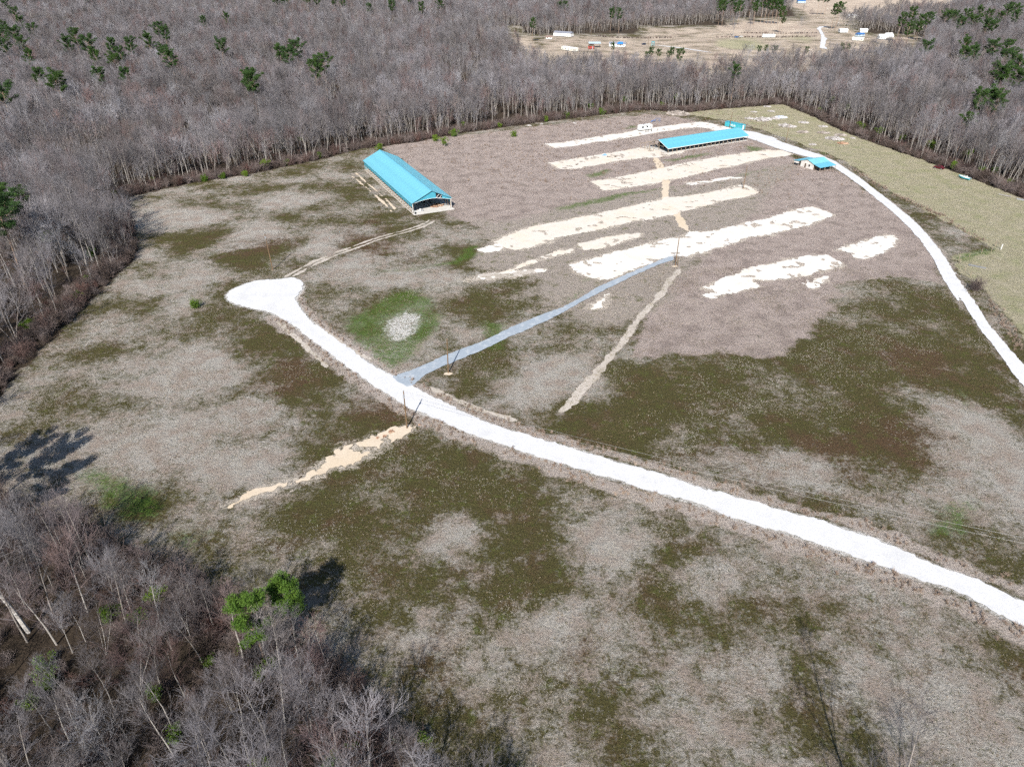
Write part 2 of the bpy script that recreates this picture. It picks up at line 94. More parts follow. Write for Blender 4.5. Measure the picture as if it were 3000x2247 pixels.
T['ever'] = [(-57.6, 73.9, 1.02), (-56.3, 77.6, 1.02), (-62.1, 75.7, 0.62), (-44.2, 66.4, 0.64), (-36, 63.8, 0.97), (-34.3, 64.9, 0.92), (-22.8, 51.3, 0.89), (-20.3, 53.8, 0.74), (-40, 68, 0.87), (-44.1, 54.4, 0.87), (-32, 50.7, 0.86), (-14.8, 53.8, 0.67), (-11.9, 54.4, 0.79), (-66.2, 59.1, 0.77), (-65.6, 62.6, 0.92), (-67.2, 64.9, 1.04), (-62.9, 74.4, 1.02), (-49.7, 60.5, 0.84), (-91.3, 185.2, 1.09), (-127.6, 189.8, 0.99), (-131.8, 203.3, 0.85), (-155.9, 307.8, 0.84), (-135.1, 311.4, 1.11), (-128.2, 314.9, 1.02), (-119.2, 318.6, 1.05), (-113.2, 330.1, 1.36), (-141, 224.4, 1.14), (-131.6, 172.1, 1.16), (-175.9, 297.6, 0.97), (-162.6, 288, 0.84), (-105.8, 338.1, 1.02), (-110.8, 383.9, 0.91), (-93.5, 350.8, 1.13), (-161.6, 235.1, 1.43), (1, 394.4, 1.23), (-6.8, 416.9, 0.94), (-40.3, 383.9, 1.37), (-34.7, 373.9, 1.31), (32.7, 441.8, 1.27), (54.4, 451.1, 1.37), (19.9, 431.5, 1.29), (48.4, 462.2, 1.3), (95.4, 476.8, 1.04), (-31.3, 394.4, 1.42), (-66.4, 364.4, 1.41), (-27.7, 416.9, 0.92), (73.9, 492.3, 1.28), (108.8, 500.4, 1.26), (210.2, 492.3, 1.2), (207.3, 462.2, 1.25), (205.1, 383.9, 1.22), (221.1, 350.8, 1.51), (218.1, 322.4, 1.23), (209.9, 364.4, 1.45), (213.7, 304.4, 1.13), (199.9, 399.8, 1.48), (203.4, 330.1, 1.49), (209.8, 318.6, 1.2), (187.5, 455.2, 1.27), (194.5, 411.1, 1.51)]
T['hedge'] = [[(93.1, 867.3), (106.1, 849.8), (118.7, 844.2), (172.9, 845.9)], [(222.4, 852.6), (239.2, 852.6), (256.3, 853.7), (271.2, 850.9)], [(284.4, 849.1), (334.9, 859.5)], [(261.1, 895.9), (293.3, 886.5), (347.1, 892.7)]]
T['O'] = {'poles': [(-22.8, 125.6), (-15.6, 148.8), (-76.8, 212.6), (53.1, 216), (98.5, 300.4), (122.6, 415.4), (143.1, 381.3)], 'container': [(121.6, 419.4), (128.1, 410.2), (129.5, 409.8)], 'rv': [(69.4, 408.7), (78.5, 414.6)], 'piles': [(149.1, 459.4), (140.5, 439.9), (147.6, 436.5), (155.2, 439.9), (160.7, 443.3), (155.6, 420.9), (169, 429), (157.6, 418.6), (162.4, 475.6), (160.2, 404.9), (171.2, 403.4), (171.8, 389.2), (172.4, 379.7), (182.2, 391.3), (176.5, 418.6), (160.3, 461.3), (155.7, 377.1), (178.1, 397.6)], 'boat': [(199.9, 318), (201.1, 312.9)], 'car_red': [(196.8, 333.1), (198.9, 330.4)], 'planks': [(202.9, 292.8), (205.9, 289)], 'slab': [(206.5, 285.9), (208.2, 284.1)], 'gate': [(167.2, 233.5), (167.5, 230.5)], 'posts': [(158.6, 226.7), (152.9, 223.6), (148.2, 221.4), (146.5, 218), (145.1, 211.9), (144.7, 207.9)], 'ladder': [(148.8, 216.6), (152.4, 213.9)], 'bush': [(140.5, 196.4)], 'fence': [(154.6, 357), (155.8, 344.4), (157.3, 333.5), (158, 321.2), (158.5, 309.7), (158.8, 300.6), (159, 292.8), (160.4, 287), (161.6, 282.1), (163, 272.8), (164.6, 268.3), (166, 265.4), (164.4, 254.3), (165.1, 246.5), (166.5, 237.8)], 'fence2': [(140.1, 189.1), (138.8, 184.3), (137.5, 179.6), (135.8, 173.7), (135.3, 169.9), (133.2, 163.6), (132.8, 160.2)], 'swing': [(83.3, 432.2), (86.1, 432.2)], 'padstuff': [(45.6, 355.7), (46.8, 352.2), (50.5, 352.7), (53.7, 351.8)], 'barnjunk': [(-37.3, 272.8), (-35.4, 273.7), (-27.4, 279.2)], 'house1': [(45.1, 867.3), (53.9, 849.8), (64.4, 847)], 'shed1': [(35.2, 833), (43.3, 830.3)], 'van1': [(47.4, 748.5), (58.7, 733), (62.4, 735.2)], 'red': [(73.8, 755.3), (78.9, 753)], 'shedroof': [(77, 774), (88, 774)], 'house2': [(95.1, 774), (102.1, 769.3), (111.2, 764.5)], 'suv': [(130.4, 788.6), (135.4, 788.6)], 'teal': [(139.1, 781.3), (141, 779.8)], 'trailer2': [(270.7, 849.1), (284, 848)], 'bluecar': [(240.6, 849.1), (249.3, 856.6)], 'fh1': [(373.9, 897.1), (381.2, 897.1)], 'fh2': [(397.1, 897.1), (402.4, 894.7)], 'fh3': [(376.1, 854.1), (389.3, 865.1)], 'fh4': [(357.7, 824.9), (363.6, 810.9)], 'fh5': [(390.5, 833), (395.5, 833)], 'fh6': [(404, 847.7), (410.5, 847.7)], 'poleF': [(86.9, 864.3), (136.7, 783.7)], 'wire1': [(50.5, 93.6), (81.7, 82.6)], 'wire2': [(52.2, 92.5), (81.9, 82.3)], 'log': [(-330.2, 1414), (-330.2, 1414)]}

# ---------------------------------------------------------------- small helpers
def tag(o, label=None, cat=None, group=None, kind=None):
    if label: o["label"] = label
    if cat: o["category"] = cat
    if group: o["group"] = group
    if kind: o["kind"] = kind
    return o
def empty(name, loc=(0, 0, 0), rz=0.0):
    o = bpy.data.objects.new(name, None); COL.objects.link(o); o.location = loc; o.rotation_euler = (0, 0, rz)
    o.empty_display_size = 0.5
    return o
def link(name, me, mat=None, parent=None, loc=None, rz=None):
    o = bpy.data.objects.new(name, me); COL.objects.link(o)
    if mat is not None and not me.materials: me.materials.append(mat)
    if parent is not None: o.parent = parent
    if loc is not None: o.location = loc
    if rz is not None: o.rotation_euler = (0, 0, rz)
    return o
class MB:
    """collects simple solids and links them as one mesh"""
    def __init__(s): s.v = []; s.f = []
    def raw(s, vs, fs):
        b = len(s.v); s.v += [tuple(p) for p in vs]; s.f += [tuple(i + b for i in f) for f in fs]; return s
    def box(s, x0, x1, y0, y1, z0, z1):
        return s.raw([(x0,y0,z0),(x1,y0,z0),(x1,y1,z0),(x0,y1,z0),(x0,y0,z1),(x1,y0,z1),(x1,y1,z1),(x0,y1,z1)],
                     [(0,3,2,1),(4,5,6,7),(0,1,5,4),(1,2,6,5),(2,3,7,6),(3,0,4,7)])
    def obox(s, c, d, rot):
        m = rot; hx, hy, hz = d[0]/2, d[1]/2, d[2]/2
        P = [Vector(c) + m @ Vector((sx*hx, sy*hy, sz*hz)) for sz in (-1,1) for sx, sy in ((-1,-1),(1,-1),(1,1),(-1,1))]
        return s.raw(P, [(0,3,2,1),(4,5,6,7),(0,1,5,4),(1,2,6,5),(2,3,7,6),(3,0,4,7)])
    def bar(s, a, b, w, w2=None, n=4):
        a, b = Vector(a), Vector(b); d = (b - a).normalized(); u = d.cross(Vector((0,0,1)))
        if u.length < 1e-3: u = Vector((1,0,0))
        u.normalize(); v = d.cross(u); w2 = w if w2 is None else w2
        R = []
        for p, r in ((a, w), (b, w2)):
            R += [p + (u*math.cos(2*PI*(i+.5)/n) + v*math.sin(2*PI*(i+.5)/n))*r for i in range(n)]
        fs = [(i, (i+1) % n, n+(i+1) % n, n+i) for i in range(n)] + [tuple(range(n-1,-1,-1)), tuple(range(n, 2*n))]
        return s.raw(R, fs)
    def slab(s, quad, t):
        """four points, thickened along their normal by t"""
        q = [Vector(p) for p in quad]; nn = (q[1]-q[0]).cross(q[-1]-q[0]).normalized()*t; k = len(q)
        return s.raw(q + [p + nn for p in q], [tuple(range(k-1,-1,-1)), tuple(range(k, 2*k))] + [(i,(i+1)%k,k+(i+1)%k,k+i) for i in range(k)])
    def mesh(s, name):
        me = bpy.data.meshes.new(name); me.from_pydata(s.v, [], s.f); me.update(); return me
    def build(s, name, mat, parent=None):
        return link(name, s.mesh(name), mat, parent)

# numpy lattice noise used when surfaces and outlines are roughened
def vnoise(x, y, seed=0):
    xi = np.floor(x).astype(np.int64); yi = np.floor(y).astype(np.int64); fx = x - xi; fy = y - yi
    def h(a, b):
        n = (a*374761393 + b*668265263 + seed*1274126177) & 0x7fffffff
        n = ((n ^ (n >> 13)) * 1103515245 + 12345) & 0x7fffffff
        n = ((n ^ (n >> 11)) * 69069 + 1) & 0x7fffffff
        return (n % 65536) / 65535.0
    u = fx*fx*(3-2*fx); v = fy*fy*(3-2*fy)
    return (h(xi,yi)*(1-u)+h(xi+1,yi)*u)*(1-v) + (h(xi,yi+1)*(1-u)+h(xi+1,yi+1)*u)*v
def fbm(x, y, f=1.0, o=4, seed=0):
    r = 0; a = 1.0; t = 0
    for k in range(o):
        r = r + a*vnoise(x*f, y*f, seed+k*17); t += a; a *= 0.5; f *= 2.03
    return r/t
def sdist(px, py, poly):
    """signed distance to a polygon, positive inside"""
    p = np.array(poly, float); q = np.roll(p, -1, 0); d = np.full(px.shape, 1e9); ins = np.zeros(px.shape, bool)
    for (ax, ay), (bx, by) in zip(p, q):
        ex, ey = bx-ax, by-ay; L = ex*ex+ey*ey+1e-9
        t = np.clip(((px-ax)*ex+(py-ay)*ey)/L, 0, 1)
        d = np.minimum(d, (px-ax-t*ex)**2+(py-ay-t*ey)**2)
        if ay != by:
            c = ((ay > py) != (by > py)) & (px < (bx-ax)*(py-ay)/(by-ay)+ax); ins ^= c
    d = np.sqrt(d); return np.where(ins, d, -d)
def ldist(px, py, line):
    d = np.full(px.shape, 1e9)
    for (ax, ay), (bx, by) in zip(line[:-1], line[1:]):
        ex, ey = bx-ax, by-ay; L = ex*ex+ey*ey+1e-9
        t = np.clip(((px-ax)*ex+(py-ay)*ey)/L, 0, 1)
        d = np.minimum(d, (px-ax-t*ex)**2+(py-ay-t*ey)**2)
    return np.sqrt(d)

# ---------------------------------------------------------------- materials
class NB:
    def __init__(s, name):
        s.m = bpy.data.materials.new(name); s.m.use_nodes = True; s.t = s.m.node_tree; s.n = s.t.nodes
        s.b = s.n["Principled BSDF"]; s.b.inputs["Specular IOR Level"].default_value = 0.25; s.b.inputs["Roughness"].default_value = 0.9
    def put(s, sock, v):
        if hasattr(v, "is_output"): s.t.links.new(v, sock)
        else: sock.default_value = v if not isinstance(v, tuple) or len(v) != 3 or sock.type != 'RGBA' else (*v, 1)
    def pos(s): return s.n.new("ShaderNodeNewGeometry").outputs["Position"]
    def obj(s): return s.n.new("ShaderNodeTexCoord").outputs["Object"]
    def noise(s, scale, detail=4, rough=0.6, vec=None, dist=0.0):
        t = s.n.new("ShaderNodeTexNoise"); t.inputs["Scale"].default_value = scale; t.inputs["Detail"].default_value = detail
        t.inputs["Roughness"].default_value = rough; t.inputs["Distortion"].default_value = dist
        s.t.links.new(vec if vec is not None else s.pos(), t.inputs["Vector"]); return t.outputs["Fac"]
    def vor(s, scale, vec=None):
        t = s.n.new("ShaderNodeTexVoronoi"); t.inputs["Scale"].default_value = scale
        s.t.links.new(vec if vec is not None else s.pos(), t.inputs["Vector"]); return t.outputs["Distance"]
    def math(s, op, a, b=0.0, clamp=False):
        t = s.n.new("ShaderNodeMath"); t.operation = op; t.use_clamp = clamp; s.put(t.inputs[0], a); s.put(t.inputs[1], b); return t.outputs[0]
    def add(s, a, b): return s.math('ADD', a, b)
    def mul(s, a, b): return s.math('MULTIPLY', a, b)
    def mr(s, v, a, b, c=0.0, d=1.0):
        t = s.n.new("ShaderNodeMapRange"); s.put(t.inputs[0], v)
        for i, q in enumerate((a, b, c, d)): t.inputs[i+1].default_value = q
        return t.outputs[0]
    def mix(s, f, a, b):
        t = s.n.new("ShaderNodeMix"); t.data_type = 'RGBA'; s.put(t.inputs[0], f); s.put(t.inputs[6], a); s.put(t.inputs[7], b); return t.outputs[2]
    def mulc(s, a, b):
        t = s.n.new("ShaderNodeMix"); t.data_type = 'RGBA'; t.blend_type = 'MULTIPLY'; t.inputs[0].default_value = 1; s.put(t.inputs[6], a); s.put(t.inputs[7], b); return t.outputs[2]
    def attr(s, name):
        t = s.n.new("ShaderNodeAttribute"); t.attribute_name = name; q = s.n.new("ShaderNodeSeparateColor")
        s.t.links.new(t.outputs["Color"], q.inputs[0]); return q.outputs[0], q.outputs[1], q.outputs[2], t.outputs["Alpha"]
    def rand(s): return s.n.new("ShaderNodeObjectInfo").outputs["Random"]
    def ramp(s, f, stops):
        t = s.n.new("ShaderNodeValToRGB"); e = t.color_ramp.elements
        while len(e) < len(stops): e.new(0.5)
        for k, (p, c) in zip(e, stops): k.position = p; k.color = (*c, 1)
        s.put(t.inputs[0], f); return t.outputs[0]
    def bump(s, hgt, strength=0.5, dist=0.1):
        t = s.n.new("ShaderNodeBump"); t.inputs["Strength"].default_value = strength; t.inputs["Distance"].default_value = dist
        s.put(t.inputs["Height"], hgt); s.t.links.new(t.outputs[0], s.b.inputs["Normal"])
    def out(s, col, rough=None, spec=None, metal=None):
        s.put(s.b.inputs["Base Color"], col)
        if rough is not None: s.put(s.b.inputs["Roughness"], rough)
        if spec is not None: s.b.inputs["Specular IOR Level"].default_value = spec
        if metal is not None: s.b.inputs["Metallic"].default_value = metal
        return s.m
def plain(name, c, rough=0.7, var=0.15, scale=1.5, spec=0.3, metal=0.0):
    k = NB(name); n = k.noise(scale, 5, 0.65, k.obj())
    a = tuple(x*(1-var) for x in c); b = tuple(min(1, x*(1+var)) for x in c)
    return k.out(k.mix(k.mr(n, .3, .7), a, b), rough, spec, metal)
def metal_sheet(name, c, ribdir=0, rib=0.3):
    """painted corrugated steel: ribs as fine relief, chalky weathering"""
    k = NB(name); o = k.obj(); sp = k.n.new("ShaderNodeSeparateXYZ"); k.t.links.new(o, sp.inputs[0])
    w = k.math('SINE', k.mul(sp.outputs[ribdir], 2*PI/rib)); n = k.noise(.35, 5, .6, o); n2 = k.noise(6, 3, .6, o)
    col = k.mix(k.mr(n, .3, .7), tuple(x*.9 for x in c), tuple(min(1, x*1.1) for x in c))
    col = k.mix(k.mr(n2, .62, .8, 0, .18), col, (.45, .5, .5))
    k.bump(w, .35, .03); return k.out(col, .42, .5)
M = {}
M['conc'] = plain('concrete', (.52,.50,.47), .9, .14, .8)
M['teal'] = metal_sheet('teal_roof_steel', (.135,.40,.50), 1, .6)
M['teal2'] = metal_sheet('teal_roof_steel_b', (.115,.385,.51), 0, .6)
M['tealwall'] = metal_sheet('teal_wall_steel', (.05,.30,.40), 1, .3)
M['tealgable'] = metal_sheet('teal_gable_steel', (.06,.32,.43), 0, .3)
M['trim'] = plain('white_trim', (.7,.7,.7), .5, .06)
M['wood'] = plain('weathered_wood', (.30,.24,.18), .9, .3, 2.0)
M['darkwood'] = plain('dark_wood', (.13,.10,.075), .9, .3, 2.0)
M['polewood'] = plain('pole_wood', (.16,.105,.06), .9, .3, 1.0)
M['whitewash'] = plain('stained_whitewash', (.62,.58,.54), .9, .28, .7)
M['white'] = plain('white_paint', (.78,.78,.76), .5, .05)
M['cream'] = plain('cream_siding', (.72,.70,.62), .6, .06)
M['grey'] = plain('grey_metal', (.33,.34,.36), .5, .1, metal=.3)
M['dark'] = plain('dark_gap', (.02,.02,.022), .6, .1)
M['glass'] = plain('dark_glass', (.02,.025,.03), .1, .1, spec=.6)
M['rubber'] = plain('rubber', (.02,.02,.02), .8, .1)
M['redpaint'] = plain('red_paint', (.33,.035,.02), .6, .15)
M['maroon'] = plain('maroon_paint', (.09,.012,.02), .35, .15)
M['navy'] = plain('navy_paint', (.012,.02,.05), .3, .1)
M['blue'] = plain('blue_tarp', (.03,.20,.58), .5, .2)
M['bluegrey'] = plain('blue_paint', (.04,.13,.33), .5, .15)
M['turq'] = plain('turquoise_paint', (.05,.36,.42), .5, .12)
M['brownroof'] = plain('brown_shingle', (.22,.15,.13), .9, .15)
M['greyroof'] = plain('grey_shingle', (.20,.21,.25), .9, .15)
M['paleroof'] = plain('pale_metal_roof', (.42,.52,.58), .5, .1)
M['wire'] = plain('bare_wire', (.55,.55,.55), .4, .05, metal=.5)
k = NB('rubble'); r_ = k.noise(1.1, 3, .7, k.obj()); M['rubble'] = k.out(k.ramp(r_, [(.3,(.10,.09,.08)),(.45,(.33,.30,.28)),(.58,(.52,.50,.50)),(.7,(.24,.20,.17))]), .95)
k = NB('lumber'); r_ = k.noise(1.3, 3, .7, k.obj()); M['lumber'] = k.out(k.ramp(r_, [(.3,(.10,.05,.035)),(.48,(.34,.20,.13)),(.6,(.50,.36,.26)),(.7,(.2,.12,.08))]), .95)
k = NB('brush_heap'); r_ = k.noise(1.3, 3, .7, k.obj()); M['brushheap'] = k.out(k.ramp(r_, [(.3,(.10,.085,.075)),(.5,(.30,.26,.23)),(.65,(.42,.38,.35))]), .95)

# bark and twigs: every tree takes its own tone
k = NB('bare_twigs'); r_ = k.rand(); o_ = k.noise(.25, 2, .5, k.obj()); w_ = k.noise(.022, 4, .6)
c_ = k.ramp(r_, [(0,(.155,.140,.143)),(.16,(.215,.195,.200)),(.3,(.125,.112,.112)),(.45,(.26,.24,.247)),(.58,(.165,.138,.132)),(.7,(.30,.285,.292)),(.8,(.20,.175,.178)),(.9,(.185,.118,.108)),(1,(.235,.205,.195))])
c_ = k.mulc(c_, k.mix(k.mr(w_, .35, .65), (.60,.62,.61), (1.12,1.18,1.23)))                     # stands of differing age
M['twig'] = k.out(k.mulc(c_, k.mix(k.mr(o_, .3, .7), (.82,.81,.81), (1.15,1.13,1.15))), .95, .1)
k = NB('grey_bark'); n_ = k.noise(3.5, 5, .7, k.obj()); r_ = k.rand()
M['bark'] = k.out(k.mulc(k.ramp(r_, [(0,(.27,.24,.22)),(.4,(.36,.33,.30)),(.7,(.44,.41,.38)),(1,(.24,.205,.18))]), k.mix(k.mr(n_, .35, .65), (.6,.6,.6), (1.15,1.15,1.15))), .95, .1)
k = NB('pale_bark'); n_ = k.noise(1.6, 5, .7, k.obj())
M['palebark'] = k.out(k.mix(k.mr(n_, .4, .6), (.62,.60,.57), (.30,.27,.24)), .9, .1)
k = NB('pine_bark'); n_ = k.noise(2.5, 5, .7, k.obj()); M['pinebark'] = k.out(k.mix(k.mr(n_, .35, .65), (.20,.13,.09), (.36,.27,.21)), .95, .1)
k = NB('bramble'); r_ = k.rand(); M['bramble'] = k.out(k.ramp(r_, [(0,(.085,.065,.055)),(.4,(.13,.10,.09)),(.7,(.175,.145,.138)),(1,(.12,.07,.06))]), .95, .1)
def leafmat(name, a, b, c):
    k = NB(name); r = k.rand(); n = k.noise(1.4, 3, .6, k.obj())
    col = k.mix(k.mr(n, .32, .68), a, b); col = k.mix(k.mr(r, 0, 1, 0, .55), col, c)
    k.out(col, .7, .2); k.b.inputs["Subsurface Weight"].default_value = 0.0
    tr = k.n.new("ShaderNodeBsdfTranslucent"); k.t.links.new(col, tr.inputs[0]); mx = k.n.new("ShaderNodeMixShader"); mx.inputs[0].default_value = .22
    k.t.links.new(k.b.outputs[0], mx.inputs[1]); k.t.links.new(tr.outputs[0], mx.inputs[2]); k.t.links.new(mx.outputs[0], k.n["Material Output"].inputs[0])
    return k.m
k = NB('dead_weed'); r_ = k.rand(); M['weed'] = k.out(k.ramp(r_, [(0,(.22,.16,.12)),(.5,(.33,.26,.21)),(1,(.26,.19,.15))]), .95, .1)
M['needle'] = leafmat('pine_needles', (.030,.070,.018), (.075,.130,.026), (.042,.085,.036))
M['needle_near'] = leafmat('pine_needles_near', (.06,.13,.02), (.13,.21,.03), (.08,.16,.03))
M['holly'] = leafmat('glossy_leaves', (.045,.10,.012), (.12,.20,.02), (.17,.24,.03))
M['cedar'] = leafmat('cedar_leaves', (.03,.06,.02), (.06,.10,.025), (.06,.085,.03))

# ---------------------------------------------------------------- the ground: one sheet out to the horizon
def axis(lo, hi, step, far):
    a = list(np.arange(lo, hi+1e-6, step)); s = step; x = a[-1]
    while x < far: s *= 1.22; x += s; a.append(x)
    s = step; x = a[0]; pre = []
    while x > -far: s *= 1.22; x -= s; pre.append(x)
    return np.array(pre[::-1] + a)
gx = axis(-190, 232, 1.25, 5000); gy = axis(36, 485, 1.25, 5000); gy = gy[gy > -1500]
XX, YY = np.meshgrid(gx, gy); X = XX.ravel(); Y = YY.ravel(); NX, NY = len(gx), len(gy)
wx = X + (fbm(X, Y, .12, 4, 3)-.5)*9; wy = Y + (fbm(X, Y, .12, 4, 9)-.5)*9
wx2 = X + (fbm(X, Y, .3, 3, 5)-.5)*4; wy2 = Y + (fbm(X, Y, .3, 3, 6)-.5)*4
def soft(d, w): return np.clip(d/w*.5+.5, 0, 1)
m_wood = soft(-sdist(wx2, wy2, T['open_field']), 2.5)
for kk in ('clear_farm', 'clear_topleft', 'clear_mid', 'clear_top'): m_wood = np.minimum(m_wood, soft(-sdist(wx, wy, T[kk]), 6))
m_past = soft(sdist(wx2, wy2, T['z_pasture']), 2.5)
m_pink = soft(sdist(wx, wy, T['z_pink']), 4)
m_tan = soft(sdist(wx, wy, T['z_tan']), 8)
m_green = np.zeros_like(X)
for g_ in T['z_green']: m_green = np.maximum(m_green, soft(sdist(wx2, wy2, g_), 2.5))
m_speck = soft(sdist(wx2, wy2, T['z_gravelspeck']), 5)
m_far = np.maximum(soft(sdist(X, Y, T['z_fartan']), 12), np.maximum(soft(sdist(wx, wy, T['clear_farm']), 8)*.55, np.maximum(soft(sdist(wx, wy, T['clear_topleft']), 8), soft(sdist(wx, wy, T['clear_top']), 8))))
m_farg = soft(sdist(X, Y, T['z_fargreen']), 12)
def band(line, r, w): return np.clip((r-ldist(wx2, wy2, line))/w, 0, 1)
m_verge = np.maximum(band(T['z_verge_low'], 3.6, 2.4), band(T['z_verge_up'], 2.6, 2.0))
m_verge = np.maximum(m_verge, np.maximum(.8*band(T['bare_strip'], 2.0, 1.5), .7*np.clip((3.0-np.abs(sdist(wx2, wy2, T['farm_road'])))/3, 0, 1)))
m_road = np.clip(1-np.abs(np.minimum(0, sdist(X, Y, T['white_road'])))/2.2, 0, 1)
def blobs(lst, seed):
    r = np.zeros_like(X)
    for (cx, cy), rad in lst:
        r = np.maximum(r, np.clip(1.25-np.hypot(wx-cx, (wy-cy)*1.0)/rad, 0, 1))
    return r
m_pale = blobs(T['blob_pale'], 1); m_olive = blobs(T['blob_olive'], 2); m_brown = blobs(T['blob_brown'], 3)
pads = ['pad_trailer','pad_barn','pad_middle','pad_pole','pad_long','pad_white','pad_east','pad_small','sand_strip','sand_patch','sand_low','sand_swath','sand_swath2','sand_end','sand_near','washout']
m_sand = np.zeros_like(X)
for kk in pads: m_sand = np.maximum(m_sand, np.clip(1+sdist(wx2, wy2, T[kk])/5.0, 0, 1))
Z = (fbm(X, Y, .045, 3, 21)-.5)*.0
me = bpy.data.meshes.new("ground")
idx = np.arange(NX*NY).reshape(NY, NX)
F_ = np.stack([idx[:-1,:-1], idx[:-1,1:], idx[1:,1:], idx[1:,:-1]], -1).reshape(-1, 4)
me.vertices.add(NX*NY); me.vertices.foreach_set("co", np.stack([X, Y, Z], 1).astype(np.float32).ravel())
me.loops.add(F_.size); me.loops.foreach_set("vertex_index", F_.ravel().astype(np.int32))
me.polygons.add(len(F_)); me.polygons.foreach_set("loop_start", np.arange(0, F_.size, 4, dtype=np.int32)); me.update(calc_edges=True)
def cattr(name, *ch):
    a = me.color_attributes.new(name, 'FLOAT_COLOR', 'POINT'); a.data.foreach_set("color", np.stack(ch, 1).astype(np.float32).ravel())
cattr("zone_a", m_wood, m_past, m_pink, m_green); cattr("zone_b", m_tan, m_verge, m_far, m_farg)
cattr("zone_c", m_pale, m_olive, m_brown, m_sand); cattr("zone_d", m_speck, m_road, m_speck, m_speck)
k = NB("winter_field")
wood, past, pink, green = k.attr("zone_a"); tan_, verge, farf, farg = k.attr("zone_b"); pale, olive, brown, sand = k.attr("zone_c"); speck, road, _, _ = k.attr("zone_d")
n16 = k.noise(.055, 5, .6); n3 = k.noise(.32, 6, .68, None, .4); n1 = k.noise(1.1, 5, .72); nf = k.noise(3.6, 5, .75); nh = k.noise(9.0, 3, .7); nb = k.noise(.16, 5, .65)
# pale dry grass against short olive moss
ng = k.noise(1.9, 8, .82, None, .3); nm = k.noise(.75, 7, .75, None, .8)
pv = k.add(k.add(k.mul(n3, .5), k.mul(ng, .7)), k.mul(nm, .55))
pv = k.add(pv, k.mul(k.math('SUBTRACT', n16, .5), .9)); pv = k.add(pv, k.mul(pale, .20)); pv = k.add(pv, k.mul(olive, -.17))
dryf = k.mr(pv, .80, 1.0)
moss = k.mix(k.mr(nf, .35, .65), (.046,.040,.016), (.118,.104,.040))
moss = k.mix(k.mr(k.add(nb, k.mul(brown, .25)), .5, .7), moss, k.mix(k.mr(nf, .35, .65), (.062,.038,.020), (.135,.088,.05)))
moss = k.mix(k.mr(k.noise(.42, 6, .72), .54, .68, 0, .8), moss, k.mix(k.mr(nf, .35, .65), (.06,.078,.016), (.13,.15,.038)))
dry = k.mix(k.mr(nh, .3, .7), (.25,.225,.19), (.56,.53,.485)); dry = k.mix(k.mr(k.noise(.22, 5, .65), .42, .62), dry, k.mix(k.mr(nh, .3, .7), (.23,.18,.145), (.44,.375,.325)))
c = k.mix(dryf, moss, dry)
c = k.mix(k.mr(k.noise(2.3, 5, .78, None, .5), .6, .69, 0, .75), c, (.03,.025,.014))      # dark specks: small shadows of tufts and hollows put into the colour
c = k.mix(k.mr(k.noise(2.9, 4, .75, None, .6), .66, .74, 0, .7), c, (.58,.55,.50))      # bleached tufts
# bare pale earth worn through
c = k.mix(k.mr(k.add(k.mul(verge, .55), k.add(k.mul(nm, .4), k.mul(ng, .35))), .62, .82, 0, .9), c, k.mix(k.mr(nf, .3, .7), (.30,.245,.215), (.60,.53,.475)))
# brown-pink dead weeds round the pads
pk = k.mix(k.mr(nm, .32, .68), (.24,.19,.165), (.41,.335,.30)); pk = k.mix(k.mr(ng, .38, .62, 0, .75), pk, k.mix(k.mr(nb, .4, .6), (.50,.425,.385), (.38,.315,.28))); pk = k.mix(k.mr(nb, .5, .66, 0, .55), pk, (.205,.165,.148))
pk = k.mix(k.mr(k.noise(.30, 6, .75, None, 1.0), .56, .70, 0, .75), pk, k.mix(k.mr(nf, .4, .6), (.10,.088,.058), (.21,.18,.135)))
pk = k.mix(k.mr(k.noise(1.6, 5, .75), .62, .70, 0, .6), pk, (.10,.08,.065))
c = k.mix(k.mr(k.add(pink, k.mul(k.math('SUBTRACT', k.add(k.mul(n3,.6),k.mul(ng,.4)), .5), 1.3)), .40, .58), c, pk)
tn = k.mix(k.mr(nm, .3, .7), (.25,.21,.18), (.43,.375,.325)); tn = k.mix(k.mr(k.noise(.28, 6, .75), .54, .66, 0, .85), tn, k.mix(k.mr(nf, .4, .6), (.07,.085,.022), (.17,.16,.075))); tn = k.mix(k.mr(ng, .56, .66, 0, .75), tn, (.58,.52,.46))
c = k.mix(k.mr(k.add(tan_, k.mul(k.math('SUBTRACT', k.add(k.mul(n3,.6),k.mul(ng,.4)), .5), 1.3)), .38, .62), c, tn)
# pasture along the wood
ps = k.mix(k.mr(n3, .35, .65), (.30,.275,.17), (.42,.375,.275)); ps = k.mix(k.mr(nb, .48, .66, 0, .75), ps, (.25,.26,.125)); ps = k.mix(k.mr(ng, .5, .65, 0, .45), ps, (.52,.46,.37)); ps = k.mix(k.mr(k.noise(.5, 6, .75), .58, .7, 0, .6), ps, (.17,.165,.08))
c = k.mix(k.mr(k.add(past, k.mul(k.math('SUBTRACT', nm, .5), .8)), .42, .58), c, ps)
# fresh green patches, pale grit showing in the wet one
gr = k.mix(k.mr(nf, .35, .65), (.035,.080,.010), (.115,.20,.030))
c = k.mix(k.mr(k.add(green, k.mul(k.math('SUBTRACT', k.add(k.mul(nm,.45),k.mul(ng,.55)), .5), 4.4)), .55, 1.1, 0, .85), c, gr)
c = k.mix(k.mr(k.add(k.mul(speck, .36), k.add(k.mul(nm, .4), k.mul(ng, .45))), .70, .80), c, (.66,.64,.61))
# thin sand and grit strewn round pads and roads
c = k.mix(k.mr(k.add(k.mul(sand, .32), k.add(k.mul(nm, .45), k.mul(ng, .35))), .64, .74), c, (.58,.51,.43))
c = k.mix(k.mr(k.add(k.mul(road, .34), k.add(k.mul(ng, .4), k.mul(nh, .25))), .56, .64), c, (.62,.60,.57))
